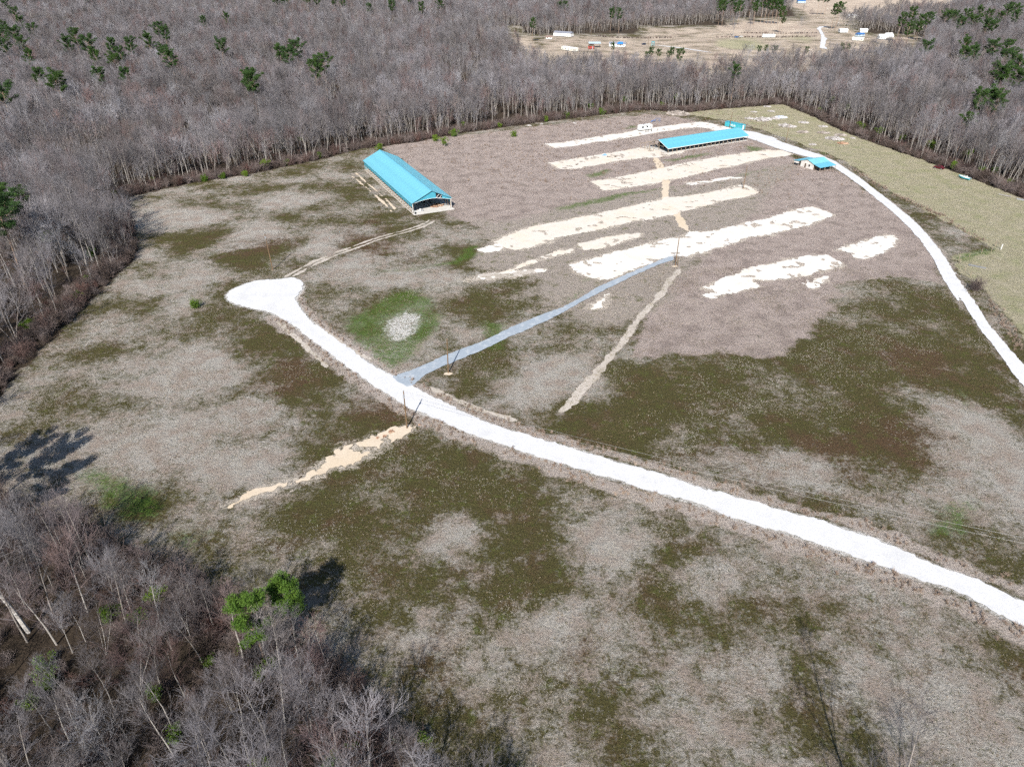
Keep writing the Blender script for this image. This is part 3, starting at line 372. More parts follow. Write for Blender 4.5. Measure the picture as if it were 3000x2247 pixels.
# far fields
ff = k.mix(k.mr(k.noise(.03, 5, .65), .35, .65), (.40,.32,.26), (.54,.45,.36)); ff = k.mix(k.mr(k.noise(.11, 6, .75), .52, .68, 0, .6), ff, (.30,.25,.17)); c = k.mix(k.mr(k.add(farf, k.mul(k.math('SUBTRACT', n16, .5), .6)), .4, .6), c, ff)
fg = k.mix(k.mr(k.noise(.04, 5, .65), .35, .65), (.28,.27,.165), (.42,.38,.26)); c = k.mix(k.mr(farg, .35, .65), c, fg)
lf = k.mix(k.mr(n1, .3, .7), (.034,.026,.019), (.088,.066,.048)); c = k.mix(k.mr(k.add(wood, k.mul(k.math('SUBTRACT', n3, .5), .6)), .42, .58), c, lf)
c = k.mulc(c, k.mix(k.mr(k.noise(2.6, 7, .85), .36, .64), (.70,.70,.71), (1.26,1.26,1.25)))
k.bump(k.add(k.mul(ng, 1.2), k.add(k.mul(n1, .8), k.mul(nh, .35))), .9, .6)
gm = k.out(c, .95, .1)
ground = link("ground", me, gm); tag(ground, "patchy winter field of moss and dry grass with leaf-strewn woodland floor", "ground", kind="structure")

# ---------------------------------------------------------------- roads, pads and worn sand: sheets with uneven edges
def ragged(poly, step=.55, amp=.55, fine=.3, seed=0):
    p = np.array(poly, float); out = []
    area = .5*np.sum(p[:,0]*np.roll(p[:,1],-1)-np.roll(p[:,0],-1)*p[:,1])
    for i in range(len(p)):
        a, b = p[i-1], p[i]
        n = max(1, int(np.hypot(*(b-a))/step)); d = (b-a)/(np.hypot(*(b-a))+1e-9); nv = np.array([d[1], -d[0]])*(1 if area > 0 else -1)
        for j in range(n):
            q = a+(b-a)*j/n
            x_, y_ = np.array([q[0]]), np.array([q[1]])
            s = (fbm(x_, y_, .22, 3, seed+4)[0]-.5)*2*amp + (fbm(x_, y_, 1.3, 2, seed+8)[0]-.5)*2*fine
            out.append(q+nv*s)
    return np.array(out)
def sheet(name, poly, z, mat, label, amp=.55, fine=.3, step=.5, seed=0, cat="ground", raw=False, holes=0.0):
    """the part of the ground inside an outline, its edge frayed by noise and cut through a fine grid"""
    p = np.array(poly, float); x0, y0 = p.min(0)-2.5; x1, y1 = p.max(0)+2.5
    xs = np.arange(x0, x1+step, step); ys = np.arange(y0, y1+step, step); gx_, gy_ = np.meshgrid(xs, ys); sh = gx_.shape; fx, fy = gx_.ravel(), gy_.ravel()
    v = sdist(fx, fy, p)+(fbm(fx, fy, .2, 3, seed+4)-.5)*2.4*amp+(fbm(fx, fy, 1.1, 3, seed+8)-.5)*3.2*fine
    if holes: v = np.minimum(v, (holes-fbm(fx, fy, .33, 4, seed+13))*9)
    v = v.reshape(sh); V = []; F = []; iv = {}
    def node(i, j):
        q = (i, j)
        if q not in iv: iv[q] = len(V); V.append((float(xs[j]), float(ys[i]), z))
        return iv[q]
    def cut(a, b):
        q = (a, b) if a < b else (b, a)
        if q not in iv:
            va, vb = v[q[0]], v[q[1]]; t = va/(va-vb); iv[q] = len(V)
            V.append((float(xs[q[0][1]]+(xs[q[1][1]]-xs[q[0][1]])*t), float(ys[q[0][0]]+(ys[q[1][0]]-ys[q[0][0]])*t), z))
        return iv[q]
    ins = v > 0; ci = np.argwhere(ins[:-1,:-1] | ins[1:,:-1] | ins[:-1,1:] | ins[1:,1:])
    for i, j in ci.tolist():
        c = [(i,j), (i,j+1), (i+1,j+1), (i+1,j)]; s_ = [ins[q] for q in c]
        if all(s_): F.append(tuple(node(*q) for q in c)); continue
        f = []
        for k_ in range(4):
            a, b = c[k_], c[(k_+1) % 4]
            if s_[k_]: f.append(node(*a))
            if s_[k_] != s_[(k_+1) % 4]: f.append(cut(a, b))
        if len(f) > 2: F.append(tuple(f))
    me = bpy.data.meshes.new(name); me.from_pydata(V, [], F); me.update()
    o = link(name, me, mat); tag(o, label, cat, kind="structure"); return o
def ribbon(line, w, step=.7, wob=.25, seed=0):
    """a closed outline along a centre line"""
    p = [np.array(a, float) for a in line]; pts = []
    for a, b in zip(p[:-1], p[1:]):
        n = max(1, int(np.hypot(*(b-a))/step))
        pts += [a+(b-a)*i/n for i in range(n)]
    pts.append(p[-1]); pts = np.array(pts)
    for _ in range(6): pts[1:-1] = (pts[:-2]+2*pts[1:-1]+pts[2:])/4
    d = np.gradient(pts, axis=0); d /= np.linalg.norm(d, axis=1)[:,None]+1e-9; nv = np.stack([d[:,1], -d[:,0]], 1)
    n1 = (fbm(pts[:,0], pts[:,1], .35, 3, seed)-.5)*2*wob; n2 = (fbm(pts[:,0], pts[:,1], .35, 3, seed+50)-.5)*2*wob
    taper = np.minimum(1, np.minimum(np.arange(len(pts)), np.arange(len(pts))[::-1])/6+.15)
    return np.concatenate([pts+nv*((w/2+n1)*taper)[:,None], (pts-nv*((w/2+n2)*taper)[:,None])[::-1]])
k = NB("white_gravel"); n = k.noise(.22, 6, .7); nf = k.noise(4, 6, .8); ns = k.noise(1.2, 6, .75)
c = k.mix(k.mr(nf, .3, .7), (.47,.47,.475), (.66,.66,.67)); c = k.mix(k.mr(n, .48, .66, 0, .5), c, (.46,.46,.465)); c = k.mix(k.mr(ns, .60, .70, 0, .55), c, (.35,.34,.325))
k.bump(nf, .5, .12); M['gravel'] = k.out(c, .95, .1)
k = NB("grey_blue_gravel"); n = k.noise(.5, 6, .7); nf = k.noise(4, 6, .8)
c = k.mix(k.mr(nf, .3, .7), (.20,.24,.285), (.37,.415,.465)); c = k.mix(k.mr(n, .5, .66, 0, .5), c, (.50,.515,.53)); k.bump(nf, .4, .1); M['bluegravel'] = k.out(c, .95, .1)
def sandmat(name, a, b, tint, veg=.7):
    k = NB(name); n = k.noise(.10, 6, .65); n1 = k.noise(.8, 7, .78); nf = k.noise(3, 6, .8)
    c = k.mix(k.mr(nf, .3, .7), a, b); c = k.mix(k.mr(n, .46, .66, 0, .8), c, tint); c = k.mix(k.mr(k.noise(.35,6,.7), .5, .7, 0, .4), c, tuple(x*.8 for x in a))
    c = k.mix(k.mr(n1, veg, veg+.06, 0, .8), c, (.26,.215,.15)); c = k.mix(k.mr(k.noise(1.9,5,.75), veg+.03, veg+.07, 0, .85), c, (.08,.09,.035))
    k.bump(k.add(nf, n1), .4, .18); return k.out(c, .95, .1)
M['sand'] = sandmat("pale_sand", (.53,.48,.42), (.68,.63,.57), (.62,.53,.43), .64)
M['sandw'] = sandmat("white_sand", (.58,.55,.51), (.72,.69,.65), (.62,.565,.49), .66)
M['sando'] = sandmat("orange_sand", (.50,.41,.31), (.63,.54,.43), (.54,.44,.32), .62)
M['bare'] = sandmat("bare_earth", (.38,.335,.295), (.56,.51,.46), (.33,.29,.24), .54)
ZL = .006
def nz():
    global ZL
    ZL += .0045; return ZL
tr_ = np.array(T['track'])
for nm, off in (("a", -1.0), ("b", 1.0)):
    d = np.gradient(tr_, axis=0); d /= np.linalg.norm(d, axis=1)[:,None]; ln = tr_+np.stack([d[:,1], -d[:,0]], 1)*off
    sheet("track_rut", ribbon(ln, 1.0, .7, .25, 3), nz(), M['bare'], "pale wheel rut of the track to the open-fronted teal barn, %s side" % ("barn" if nm == "b" else "field"), raw=True, cat="track")
sheet("sand_path", ribbon(T['sand_path'], 3.2, .7, .8, 5), nz(), M['sando'], "tan sandy path crossing the pads below the long shed", raw=True, cat="path")
sheet("bare_earth_strip", ribbon(T['bare_strip'], 2.0, .6, .7, 8), nz(), M['bare'], "narrow pale bare strip running from the twin pole towards the road", raw=True, cat="path")
for q, (nm, w) in enumerate((('old_path', 1.5), ('old_path2', 1.4), ('old_path3', 1.5))):
    sheet("worn_path", ribbon(T[nm], w, .6, .55, 20+q), nz(), M['bare'], ["pale worn strip beside the green patch along the gravel road", "pale worn strip beside the gravel road below the turnaround", "pale worn strip between the gravel road and the grey lane's field"][q], raw=True, cat="path")
for q, nm in enumerate(('ruts_a', 'ruts_b')):
    sheet("wheel_rut", ribbon(T[nm], .55, .6, .12, 33+q), nz(), M['sando'], ["outer yellowish wheel rut along the side of the open-fronted teal barn", "inner yellowish wheel rut along the side of the open-fronted teal barn"][q], raw=True, cat="track")
PADS = [('pad_trailer','sandw',"pale sand pad under the travel trailer beside the woods"),('pad_barn','sand',"pale sand pad in front of the long open shed's end"),
 ('pad_middle','sand',"long tan sand pad between the long shed and the pole pad"),('pad_pole','sand',"long tan sand pad with a leaning-shadow pole at its tip"),
 ('pad_long','sandw',"long pale sand pad that the grey lane runs into"),('pad_white','sandw',"white ragged sand patch in the pinkish dead grass"),
 ('pad_east','sandw',"small white sand pad beside the curving farm road"),('pad_small','sandw',"little white sand spot below the ragged white patch"),
 ('sand_strip','sandw',"thin white sand strip between two long pads"),('sand_patch','sand',"short tan sand patch between the two nearest long pads"),
 ('sand_low','sand',"thin orange-tan sand streak beside the green band"),('sand_swath','sandw',"pale curved sand swath leading to the grey lane"),
 ('sand_swath2','bare',"faint pale swath at the edge of the bright green patch"),('sand_end','sandw',"white sand spill at the end of the long tan pad"),
 ('sand_near','sandw',"small white sand spot beside the grey lane"),('washout','sando',"orange sandy washout running from the roadside pole into the field")]
for q, (nm, mt, lb) in enumerate(PADS):
    sheet("sand_pad" if nm.startswith("pad") else "sand_patch" if nm != 'washout' else "sand_washout", T[nm], nz(), M[mt], lb, .9 if nm not in ('pad_white','pad_east','pad_small') else 1.5, .8, .5, 60+q, holes=.70 if nm.startswith('pad') else .66)
sheet("yard_gravel", T['yard_gravel'], nz(), M['gravel'], "white gravel lay-by beside the end of the long shed", .6, .3, .6, 5)
sheet("farm_road", T['farm_road'], nz(), M['gravel'], "white farm road curving past the small cabin and pasture fence", .25, .22, .6, 6, "road")
sheet("gravel_road", T['white_road'], nz(), M['gravel'], "wide white gravel road ending in a round turnaround", .45, .4, .5, 7, "road")
sheet("gravel_lane", T['grey_road'], nz(), M['bluegravel'], "straight blue-grey gravel lane branching off the white road", .22, .22, .5, 9, "road")
sheet("far_lane", ribbon(T['far_lane'], 4, 3, .4, 1), nz(), M['gravel'], "pale lane running past the dark car by the far homes", raw=True, cat="road")
sheet("far_lane", ribbon(T['far_lane2'], 4, 3, .4, 2), nz(), M['bare'], "faint dirt lane beside the far tan field", raw=True, cat="road")
sheet("far_drive", T['far_drive'], nz(), M['gravel'], "white driveway bending between the far pines and homes", .6, .3, 3, 11, "road")
sheet("far_drive", ribbon(T['far_drive2'], 4, 3, .4, 4), nz(), M['bare'], "dirt drive leading to the row of small far homes", raw=True, cat="road")

# ---------------------------------------------------------------- barns
def solid(verts, t, axis):
    """flat outline (list of 3D points) thickened along an axis vector"""
    k = len(verts); a = Vector(axis)*t; m = MB()
    tri = tessellate_polygon([[Vector(p) for p in verts]])
    V = [Vector(p) for p in verts]+[Vector(p)+a for p in verts]
    fs = [tuple(q) for q in tri]+[tuple(i+k for i in reversed(q)) for q in tri]+[(i, (i+1) % k, k+(i+1) % k, k+i) for i in range(k)]
    m.raw(V, fs); return m
def barn_open():
    B = empty("teal_barn", (-38.36, 267.9, 0), math.radians(25.44))
    tag(B, "long teal metal barn with an arched open front and concrete floor", "barn")
    W, L, he, hr = 15.96, 68.8, 4.3, 8.06; ov = .45
    MB().box(-.2, W+.6, -1.9, L, 0, .14).build("floor_slab", M['conc'], B)
    n = 23; sw = (L+1.0)/n; rise = (hr-he)/(W/2)
    proto = {}
    for s in (0, 1):
        for i in range(n):
            y0 = -.55+i*sw
            if s not in proto:
                if s == 0: q = [(-ov, 0, he-rise*ov), (W/2, 0, hr), (W/2, sw-.03, hr), (-ov, sw-.03, he-rise*ov)]
                else: q = [(W/2, 0, hr), (W+ov, 0, he-rise*ov), (W+ov, sw-.03, he-rise*ov), (W/2, sw-.03, hr)]
                m = MB().slab(q, .06)
                x0, x1 = (-ov, W/2) if s == 0 else (W/2, W+ov); z0, z1 = (he-rise*ov, hr) if s == 0 else (hr, he-rise*ov)
                for r in range(1, 4): m.bar((x0, sw*r/4, z0+.07), (x1, sw*r/4, z1+.07), .035)
                proto[s] = m.mesh("roof_sheet"); proto[s].materials.append(M['teal'])
            link("roof_sheet", proto[s], None, B, (0, y0, .02*(i % 2)*.3))
    MB().slab([(W/2-.35, -.6, hr-.08), (W/2, -.6, hr+.1), (W/2, L+.45, hr+.1), (W/2-.35, L+.45, hr-.08)], .05).slab([(W/2, -.6, hr+.1), (W/2+.35, -.6, hr-.08), (W/2+.35, L+.45, hr-.08), (W/2, L+.45, hr+.1)], .05).build("ridge_cap", M['teal2'], B)
    # side bands below the eaves, posts under them
    MB().box(0, .08, 0, L, 2.35, 3.95).build("side_band", M['tealwall'], B); MB().box(W-.08, W, 0, L, 2.35, 3.95).build("side_band", M['tealwall'], B)
    MB().box(-.03, .03, 0, L, .14, .55).build("kick_board", M['wood'], B)
    pm = MB().box(-.11, .11, -.11, .11, .0, 4.15).mesh("post"); pm.materials.append(M['wood'])
    for i in range(24):
        y = .12+i*(L-.24)/23
        for x in (.22, W-.22): link("post", pm, None, B, (x, y, .0))
    # gables: arched lower edge, a hole where a sheet has gone
    arch = [(.15, 3.9), (2.8, 4.5), (5.3, 4.85), (7.8, 5.0), (9.7, 4.95)]
    solid([(0, .0, 4.25), (W/2, .0, hr-.1), (9.7, .0, hr-.1-rise*(9.7-W/2))]+[(x, 0, z) for x, z in arch[::-1]]+[(0, 0, 3.6)], .07, (0, 1, 0)).build("gable_panel", M['tealgable'], B)
    arch2 = [(12.3, 4.45), (13.2, 4.3), (15.8, 3.75)]
    solid([(12.3, 0, hr-.1-rise*(12.3-W/2)), (W, 0, 4.25), (W, 0, 3.6)]+[(x, 0, z) for x, z in arch2[::-1]], .07, (0, 1, 0)).build("gable_panel", M['tealgable'], B)
    solid([(0, L, 4.25), (0, L, 0.2), (W, L, .2), (W, L, 4.25), (W/2, L, hr-.1)], .07, (0, -1, 0)).build("rear_wall", M['tealgable'], B)
    for a, b in (((9.7,.1,4.9),(11.2,.1,6.2)), ((11.2,.1,4.7),(12.3,.1,5.9)), ((9.7,.1,4.95),(12.3,.1,4.5)), ((9.7,.1,4.95),(9.4,.1,7.2))):
        MB().bar(a, b, .08).build("brace", M['trim'], B)
    MB().bar((.06,-.03,0), (.06,-.03,4.2), .1).build("corner_post", M['trim'], B); MB().bar((W-.06,-.03,0), (W-.06,-.03,4.2), .1).build("corner_post", M['trim'], B)
    a_ = arch+[(12.3,4.45)]+arch2
    m = MB()
    for p, q in zip(a_[:-1], a_[1:]): m.bar((p[0], -.04, p[1]), (q[0], -.04, q[1]), .06)
    m.build("arch_trim", M['trim'], B)
    for i in range(1, 12):
        y = i*L/12
        m = MB().bar((.2,y,4.1), (W-.2,y,4.1), .09).bar((.2,y,4.1), (W/2,y,hr-.25), .09).bar((W-.2,y,4.1), (W/2,y,hr-.25), .09)
        for t in (.25,.5,.75): m.bar((W*t,y,4.1), (W*t,y,hr-.25-abs(W*t-W/2)*rise), .06)
        m.build("truss", M['wood'], B)
    return B
barn_open()
def local(B, x, y, z=0.0):
    a = B[3]; return (B[0]+x*math.cos(a)-y*math.sin(a), B[1]+x*math.sin(a)+y*math.cos(a), z)
BF = (-38.36, 267.9, 0, math.radians(25.44))
def heap(name, n, rx, ry, hz, size, mat, seed):
    r = random.Random(seed); m = MB()
    for i in range(n):
        a = r.uniform(0, 2*PI); d = math.sqrt(r.random()); x, y = math.cos(a)*d*rx, math.sin(a)*d*ry
        z = hz*(1-d)*r.uniform(.3, 1)+.05; L = size*r.uniform(.5, 1.6)
        m.obox((x, y, z), (L, L*r.uniform(.15,.5), .06+size*r.uniform(.02,.14)), Matrix.Rotation(r.uniform(0, PI), 3, 'Z') @ Matrix.Rotation(r.gauss(0,.35), 3, 'X') @ Matrix.Rotation(r.gauss(0,.3), 3, 'Y'))
    return m.mesh(name)
p = local(BF, 11.6, 4.6, .14); e = empty("lumber_heap", p, .5); tag(e, "heap of reddish scrap lumber inside the open barn front", "lumber heap")
q = link("boards", heap("boards", 90, 2.8, 1.6, 1.3, .9, M['lumber'], 5), M['lumber'], e); q["kind"] = "stuff"
def pallet():
    m = MB()
    for i in range(6): m.box(-.6, .6, -.5+i*.19, -.5+i*.19+.1, .11, .135)
    for x in (-.55, 0, .5): m.box(x, x+.06, -.5, .55, 0, .11)
    return m.mesh("pallet")
pmesh = pallet(); pmesh.materials.append(M['trim'])
for i, (x, y, z, rz) in enumerate([(1.0,.6,.14,.1),(1.02,.62,.285,.16),(1.0,.6,.43,.05),(1.03,.58,.575,.2),(2.6,.9,.14,.5),(2.6,.9,.285,.45)]):
    o = link("pallet", pmesh, None, None, local(BF, x, y, z), rz)
    tag(o, ["bottom", "second", "third", "top"][i]+" whitish pallet of the stack at the barn's front corner" if i < 4 else ["lower", "upper"][i-4]+" whitish pallet of the low pair inside the barn front", "pallet", "pallets in the barn front")
def drumset(x, y, lab, mat, h=.9, r=.3):
    m = MB(); n = 14; prof = [(0,0),(r,0),(r,.28*h),(r*1.04,.3*h),(r,.32*h),(r,.66*h),(r*1.04,.68*h),(r,.7*h),(r,h),(r*.9,h),(r*.9,h-.03),(0,h-.03)]
    V = [(a*math.cos(2*PI*j/n), a*math.sin(2*PI*j/n), z) for a, z in prof for j in range(n)]
    m.raw(V, [(i*n+j, i*n+(j+1)%n, (i+1)*n+(j+1)%n, (i+1)*n+j) for i in range(len(prof)-1) for j in range(n)])
    o = m.build("drum", mat); o.location = local(BF, x, y, .14); tag(o, lab, "drum", "drums in the barn front"); return o
drumset(3.6, 1.6, "white drum beside the pallets in the open barn front", M['white']); drumset(4.3, 1.1, "dark drum standing in front of the white drum in the barn", M['grey']); drumset(.7, -1.0, "dark drum at the outer corner of the barn slab", M['dark'], .7, .28)

def barn_long():
    B = empty("long_shed", (77.45, 359.5, 0), math.radians(29.57)); tag(B, "long open-sided pole shed with a bright teal gable roof", "shed")
    L, W, he, hr = 53.95, 14.5, 2.55, 5.15; ov = .5; rise = (hr-he)/(W/2)
    MB().box(-.8, L+.8, .0, W, 0, .12).build("floor_slab", M['conc'], B)
    n = 20; sw = (L+1.2)/n; pr = {}
    for s in (0, 1):
        for i in range(n):
            if s not in pr:
                q = [(0,-ov,he-rise*ov), (sw-.03,-ov,he-rise*ov), (sw-.03,W/2,hr), (0,W/2,hr)] if s == 0 else [(0,W/2,hr), (sw-.03,W/2,hr), (sw-.03,W+ov,he-rise*ov), (0,W+ov,he-rise*ov)]
                m = MB().slab(q, .06)
                for r in range(1, 4):
                    a, b = ((-ov, he-rise*ov), (W/2, hr)) if s == 0 else ((W/2, hr), (W+ov, he-rise*ov))
                    m.bar((sw*r/4, a[0], a[1]+.07), (sw*r/4, b[0], b[1]+.07), .035)
                pr[s] = m.mesh("roof_sheet"); pr[s].materials.append(M['teal2'])
            link("roof_sheet", pr[s], None, B, (-.6+i*sw, 0, .006*(i % 2)))
    MB().box(-.65, L+.6, -ov-.06, -ov, he-rise*ov-.16, he-rise*ov+.1).build("fascia", M['trim'], B)
    MB().box(-.65, L+.6, W/2-.3, W/2+.3, hr+.03, hr+.14).build("ridge_cap", M['teal'], B)
    for x in (-.66, L+.6):
        MB().bar((x,-ov,he-rise*ov), (x,W/2,hr), .09).bar((x,W+ov,he-rise*ov), (x,W/2,hr), .09).build("rake_trim", M['trim'], B)
    pm = MB().box(-.1,.1,-.1,.1,0,he-.05).mesh("post"); pm.materials.append(M['wood'])
    for i in range(20):
        x = .1+i*(L-.2)/19
        for y in (.1, W*.5, W-.1): link("post", pm, None, B, (x, y, .0))
        if i % 2 == 0:
            m = MB().bar((x,.1,he-.1), (x,W-.1,he-.1), .08).bar((x,.1,he-.1), (x,W/2,hr-.2), .08).bar((x,W-.1,he-.1), (x,W/2,hr-.2), .08)
            for t in (.25,.5,.75): m.bar((x,W*t,he-.1), (x,W*t,hr-.2-abs(W*t-W/2)*rise), .05)
            m.build("truss", M['wood'], B)
    MB().box(6, L-2, W-.2, W-.12, .12, 2.0).build("rear_boarding", M['darkwood'], B)
    # bare framing left without roofing at the end
    for x in (-3.2, -6.0):
        for y in (7.2, 10.6, 14.2): MB().bar((x,y,0), (x,y,he+.2 if y > 8 else 3.6), .1).build("frame_post", M['wood'], B)
        MB().bar((x,4.2,2.9), (x,W/2,hr-.2), .08).bar((x,W/2,hr-.2), (x,W+.3,he), .08).build("rafter", M['wood'], B)
    for y, z in ((W/2,hr-.15),(9.5,4.3),(11.8,3.4),(14.2,2.6)): MB().bar((-6.3,y,z), (-.5,y,z), .06).build("purlin", M['wood'], B)
    return B
barn_long()
BL = (77.45, 359.5, 0, math.radians(29.57))
for i, x in enumerate((27.5, 31, 34.5, 37.5, 41, 45)):
    e = empty("junk_heap", local(BL, x, .9, .12), i); tag(e, "low heap of pale junk between the front posts of the long shed", "junk heap", "junk along the long shed")
    q = link("scrap", heap("scrap", 26, 1.2, .6, .7, .5, M['rubble'], 40+i), M['rubble'], e); q["kind"] = "stuff"

def cabin():
    B = empty("cabin", (138.7, 329.65, 0), math.radians(28.06)); tag(B, "small stained white cabin with a teal roof and open lean-tos", "cabin")
    L, W, he, hr = 9.97, 7.5, 2.6, 3.75
    solid([(0,0,0),(0,W,0),(0,W,he),(0,W/2,hr),(0,0,he)], .14, (1,0,0)).build("gable_wall", M['whitewash'], B)
    solid([(L,0,0),(L,W,0),(L,W,he),(L,W/2,hr),(L,0,he)], .14, (-1,0,0)).build("gable_wall", M['whitewash'], B)
    MB().box(.14,L-.14,0,.14,0,he).build("wall", M['darkwood'], B); MB().box(.14,L-.14,W-.14,W,0,he).build("wall", M['darkwood'], B)
    w = MB().box(-.03,.0,2.0,2.9,1.0,1.9).build("window", M['glass'], B); MB().box(-.06,-.03,1.95,2.95,.92,1.0).build("sill", M['wood'], w)
    d = MB().box(-.03,.0,4.3,5.2,.05,2.0).build("door", M['darkwood'], B); MB().box(-.07,-.03,5.0,5.08,.95,1.05).build("handle", M['grey'], d)
    for i in range(5):
        x0 = -.3+i*(L+.6)/5; x1 = x0+(L+.6)/5-.03
        MB().slab([(x0,-.2,he),(x1,-.2,he),(x1,W/2,hr+.08),(x0,W/2,hr+.08)], .06).build("roof_sheet", M['paleteal'], B)
        MB().slab([(x0,W/2,hr+.08),(x1,W/2,hr+.08),(x1,W+.2,he),(x0,W+.2,he)], .06).build("roof_sheet", M['paleteal'], B)
        MB().slab([(x0,-4.1,1.85),(x1,-4.1,1.85),(x1,-.22,2.52),(x0,-.22,2.52)], .06).build("lean_to_sheet", M['teal2'], B)
        MB().slab([(x0-1,W+.25,2.5),(x1-1,W+.25,2.5),(x1-1,W+3.7,2.1),(x0-1,W+3.7,2.1)], .06).build("lean_to_sheet", M['teal2'], B)
    for x in (0, 3.2, 6.6, L): MB().box(x-.08,x+.08,-3.95,-3.8,0,1.84).build("post", M['wood'], B)
    for x in (-1, 2.5, 6, 8.8): MB().box(x-.08,x+.08,W+3.4,W+3.55,0,2.1).build("post", M['wood'], B)
    MB().box(-1.0,-.9,W+.3,W+3.4,1.2,2.1).build("wind_board", M['whitewash'], B)
M['paleteal'] = metal_sheet('pale_teal_roof', (.17,.46,.52), 0, .6)
cabin()

# ---------------------------------------------------------------- poles and wires
def utility_pole(loc, H, lean, label, arm=True):
    e = empty("utility_pole", (loc[0], loc[1], 0), 0); tag(e, label, "pole", "utility poles on the fields")
    m = MB(); n = 10; rows = 6; V = []
    for i in range(rows+1):
        t = i/rows; r = .17-.06*t
        V += [(lean[0]*t+r*math.cos(2*PI*j/n), lean[1]*t+r*math.sin(2*PI*j/n), H*t-.05) for j in range(n)]
    m.raw(V, [(i*n+j, i*n+(j+1)%n, (i+1)*n+(j+1)%n, (i+1)*n+j) for i in range(rows) for j in range(n)]+[tuple(rows*n+j for j in range(n))]); m.build("shaft", M['polewood'], e)
    if arm:
        t = MB().box(-.16,.16,-.34,-.14,H-1.6,H-.85); o = t.build("transformer", M['grey'], e); o.location = (lean[0]*.9, lean[1]*.9, 0)
    i = MB().bar((lean[0],lean[1],H-.1), (lean[0],lean[1],H+.25), .06, .04, 6).build("insulator", M['grey'], e)
    return e
PL = T['O']['poles']
LB = ["slim utility pole at the sandy washout beside the gravel road", "slim utility pole beside the grey lane near the road junction", "utility pole in the mossy field beyond the turnaround", "utility pole at the far end of the grey lane", "utility pole on the tip of the long tan pad", "dark utility pole standing before the teal container", "utility pole beside the farm road near the rubble heaps"]
for i, p in enumerate(PL):
    utility_pole(p, [9.7,9.7,12.2,9.9,9.9,8.8,9.6][i], [(0,0),(.1,.1),(-.5,.3),(.1,0),(.1,0),(.2,0),(.1,0)][i], LB[i], i in (2, 0))
utility_pole((102.0, 75.4), 9.9, (0,0), "utility pole beside the road carrying the wires out of view", True)
m = MB().bar((53.7,215.4,0), (53.5,215.3,3.4), .1).build("stub_post", M['polewood']); tag(m, "short stub post beside the pole at the grey lane's end", "post")
for nm, h0, h1 in (("upper", 9.7, 9.75), ("lower", 8.5, 8.7)):
    m = MB(); a = Vector((PL[0][0], PL[0][1], h0)); b = Vector((102.0, 75.4, h1)); n = 28
    P = [a.lerp(b, i/n)-Vector((0,0,1.9*4*(i/n)*(1-i/n))) for i in range(n+1)]
    for p, q in zip(P[:-1], P[1:]): m.bar(p, q, .022, n=3)
    tag(m.build("power_line", M['wire']), nm+" pale power line strung along the gravel road", "wire", "power lines beside the road")
mound = M['sando']
for i, p in enumerate(PL[:5]):
    q = np.array([(p[0]+math.cos(a)*1.1*(1+.3*math.sin(3*a+i)), p[1]-.4+math.sin(a)*.7*(1+.3*math.cos(2*a))) for a in np.linspace(0, 2*PI, 24, endpoint=False)])
    sheet("sand_spot", q, nz(), mound, "small sandy spot at the foot of the "+LB[i], raw=True)

# ---------------------------------------------------------------- trailer, container, vehicles
def wheel(parent, x, y, r=.33, w=.22, name="wheel"):
    n = 14; V = [(x+r*math.cos(2*PI*j/n), y+s*w/2, r+r*math.sin(2*PI*j/n)) for s in (-1,1) for j in range(n)]
    o = MB().raw(V, [tuple(range(n)), tuple(range(2*n-1,n-1,-1))]+[(j,n+j,n+(j+1)%n,(j+1)%n) for j in range(n)]).build(name, M['rubber'], parent)
    V = [(x+.6*r*math.cos(2*PI*j/n), y+s*(w/2+.01), r+.6*r*math.sin(2*PI*j/n)) for s in (-1,1) for j in range(n)]
    MB().raw(V, [tuple(range(n)), tuple(range(2*n-1,n-1,-1))]).build("rim", M['grey'], o); return o
def profile_body(prof, y0, y1, inset=.08):
    k = len(prof); V = [(x, y0, z) for x, z in prof]+[(x, y1, z) for x, z in prof]
    tri = tessellate_polygon([[Vector((x, 0, z)) for x, z in prof]])
    return MB().raw(V, [tuple(t) for t in tri]+[tuple(i+k for i in reversed(t)) for t in tri]+[(i,(i+1)%k,k+(i+1)%k,k+i) for i in range(k)])
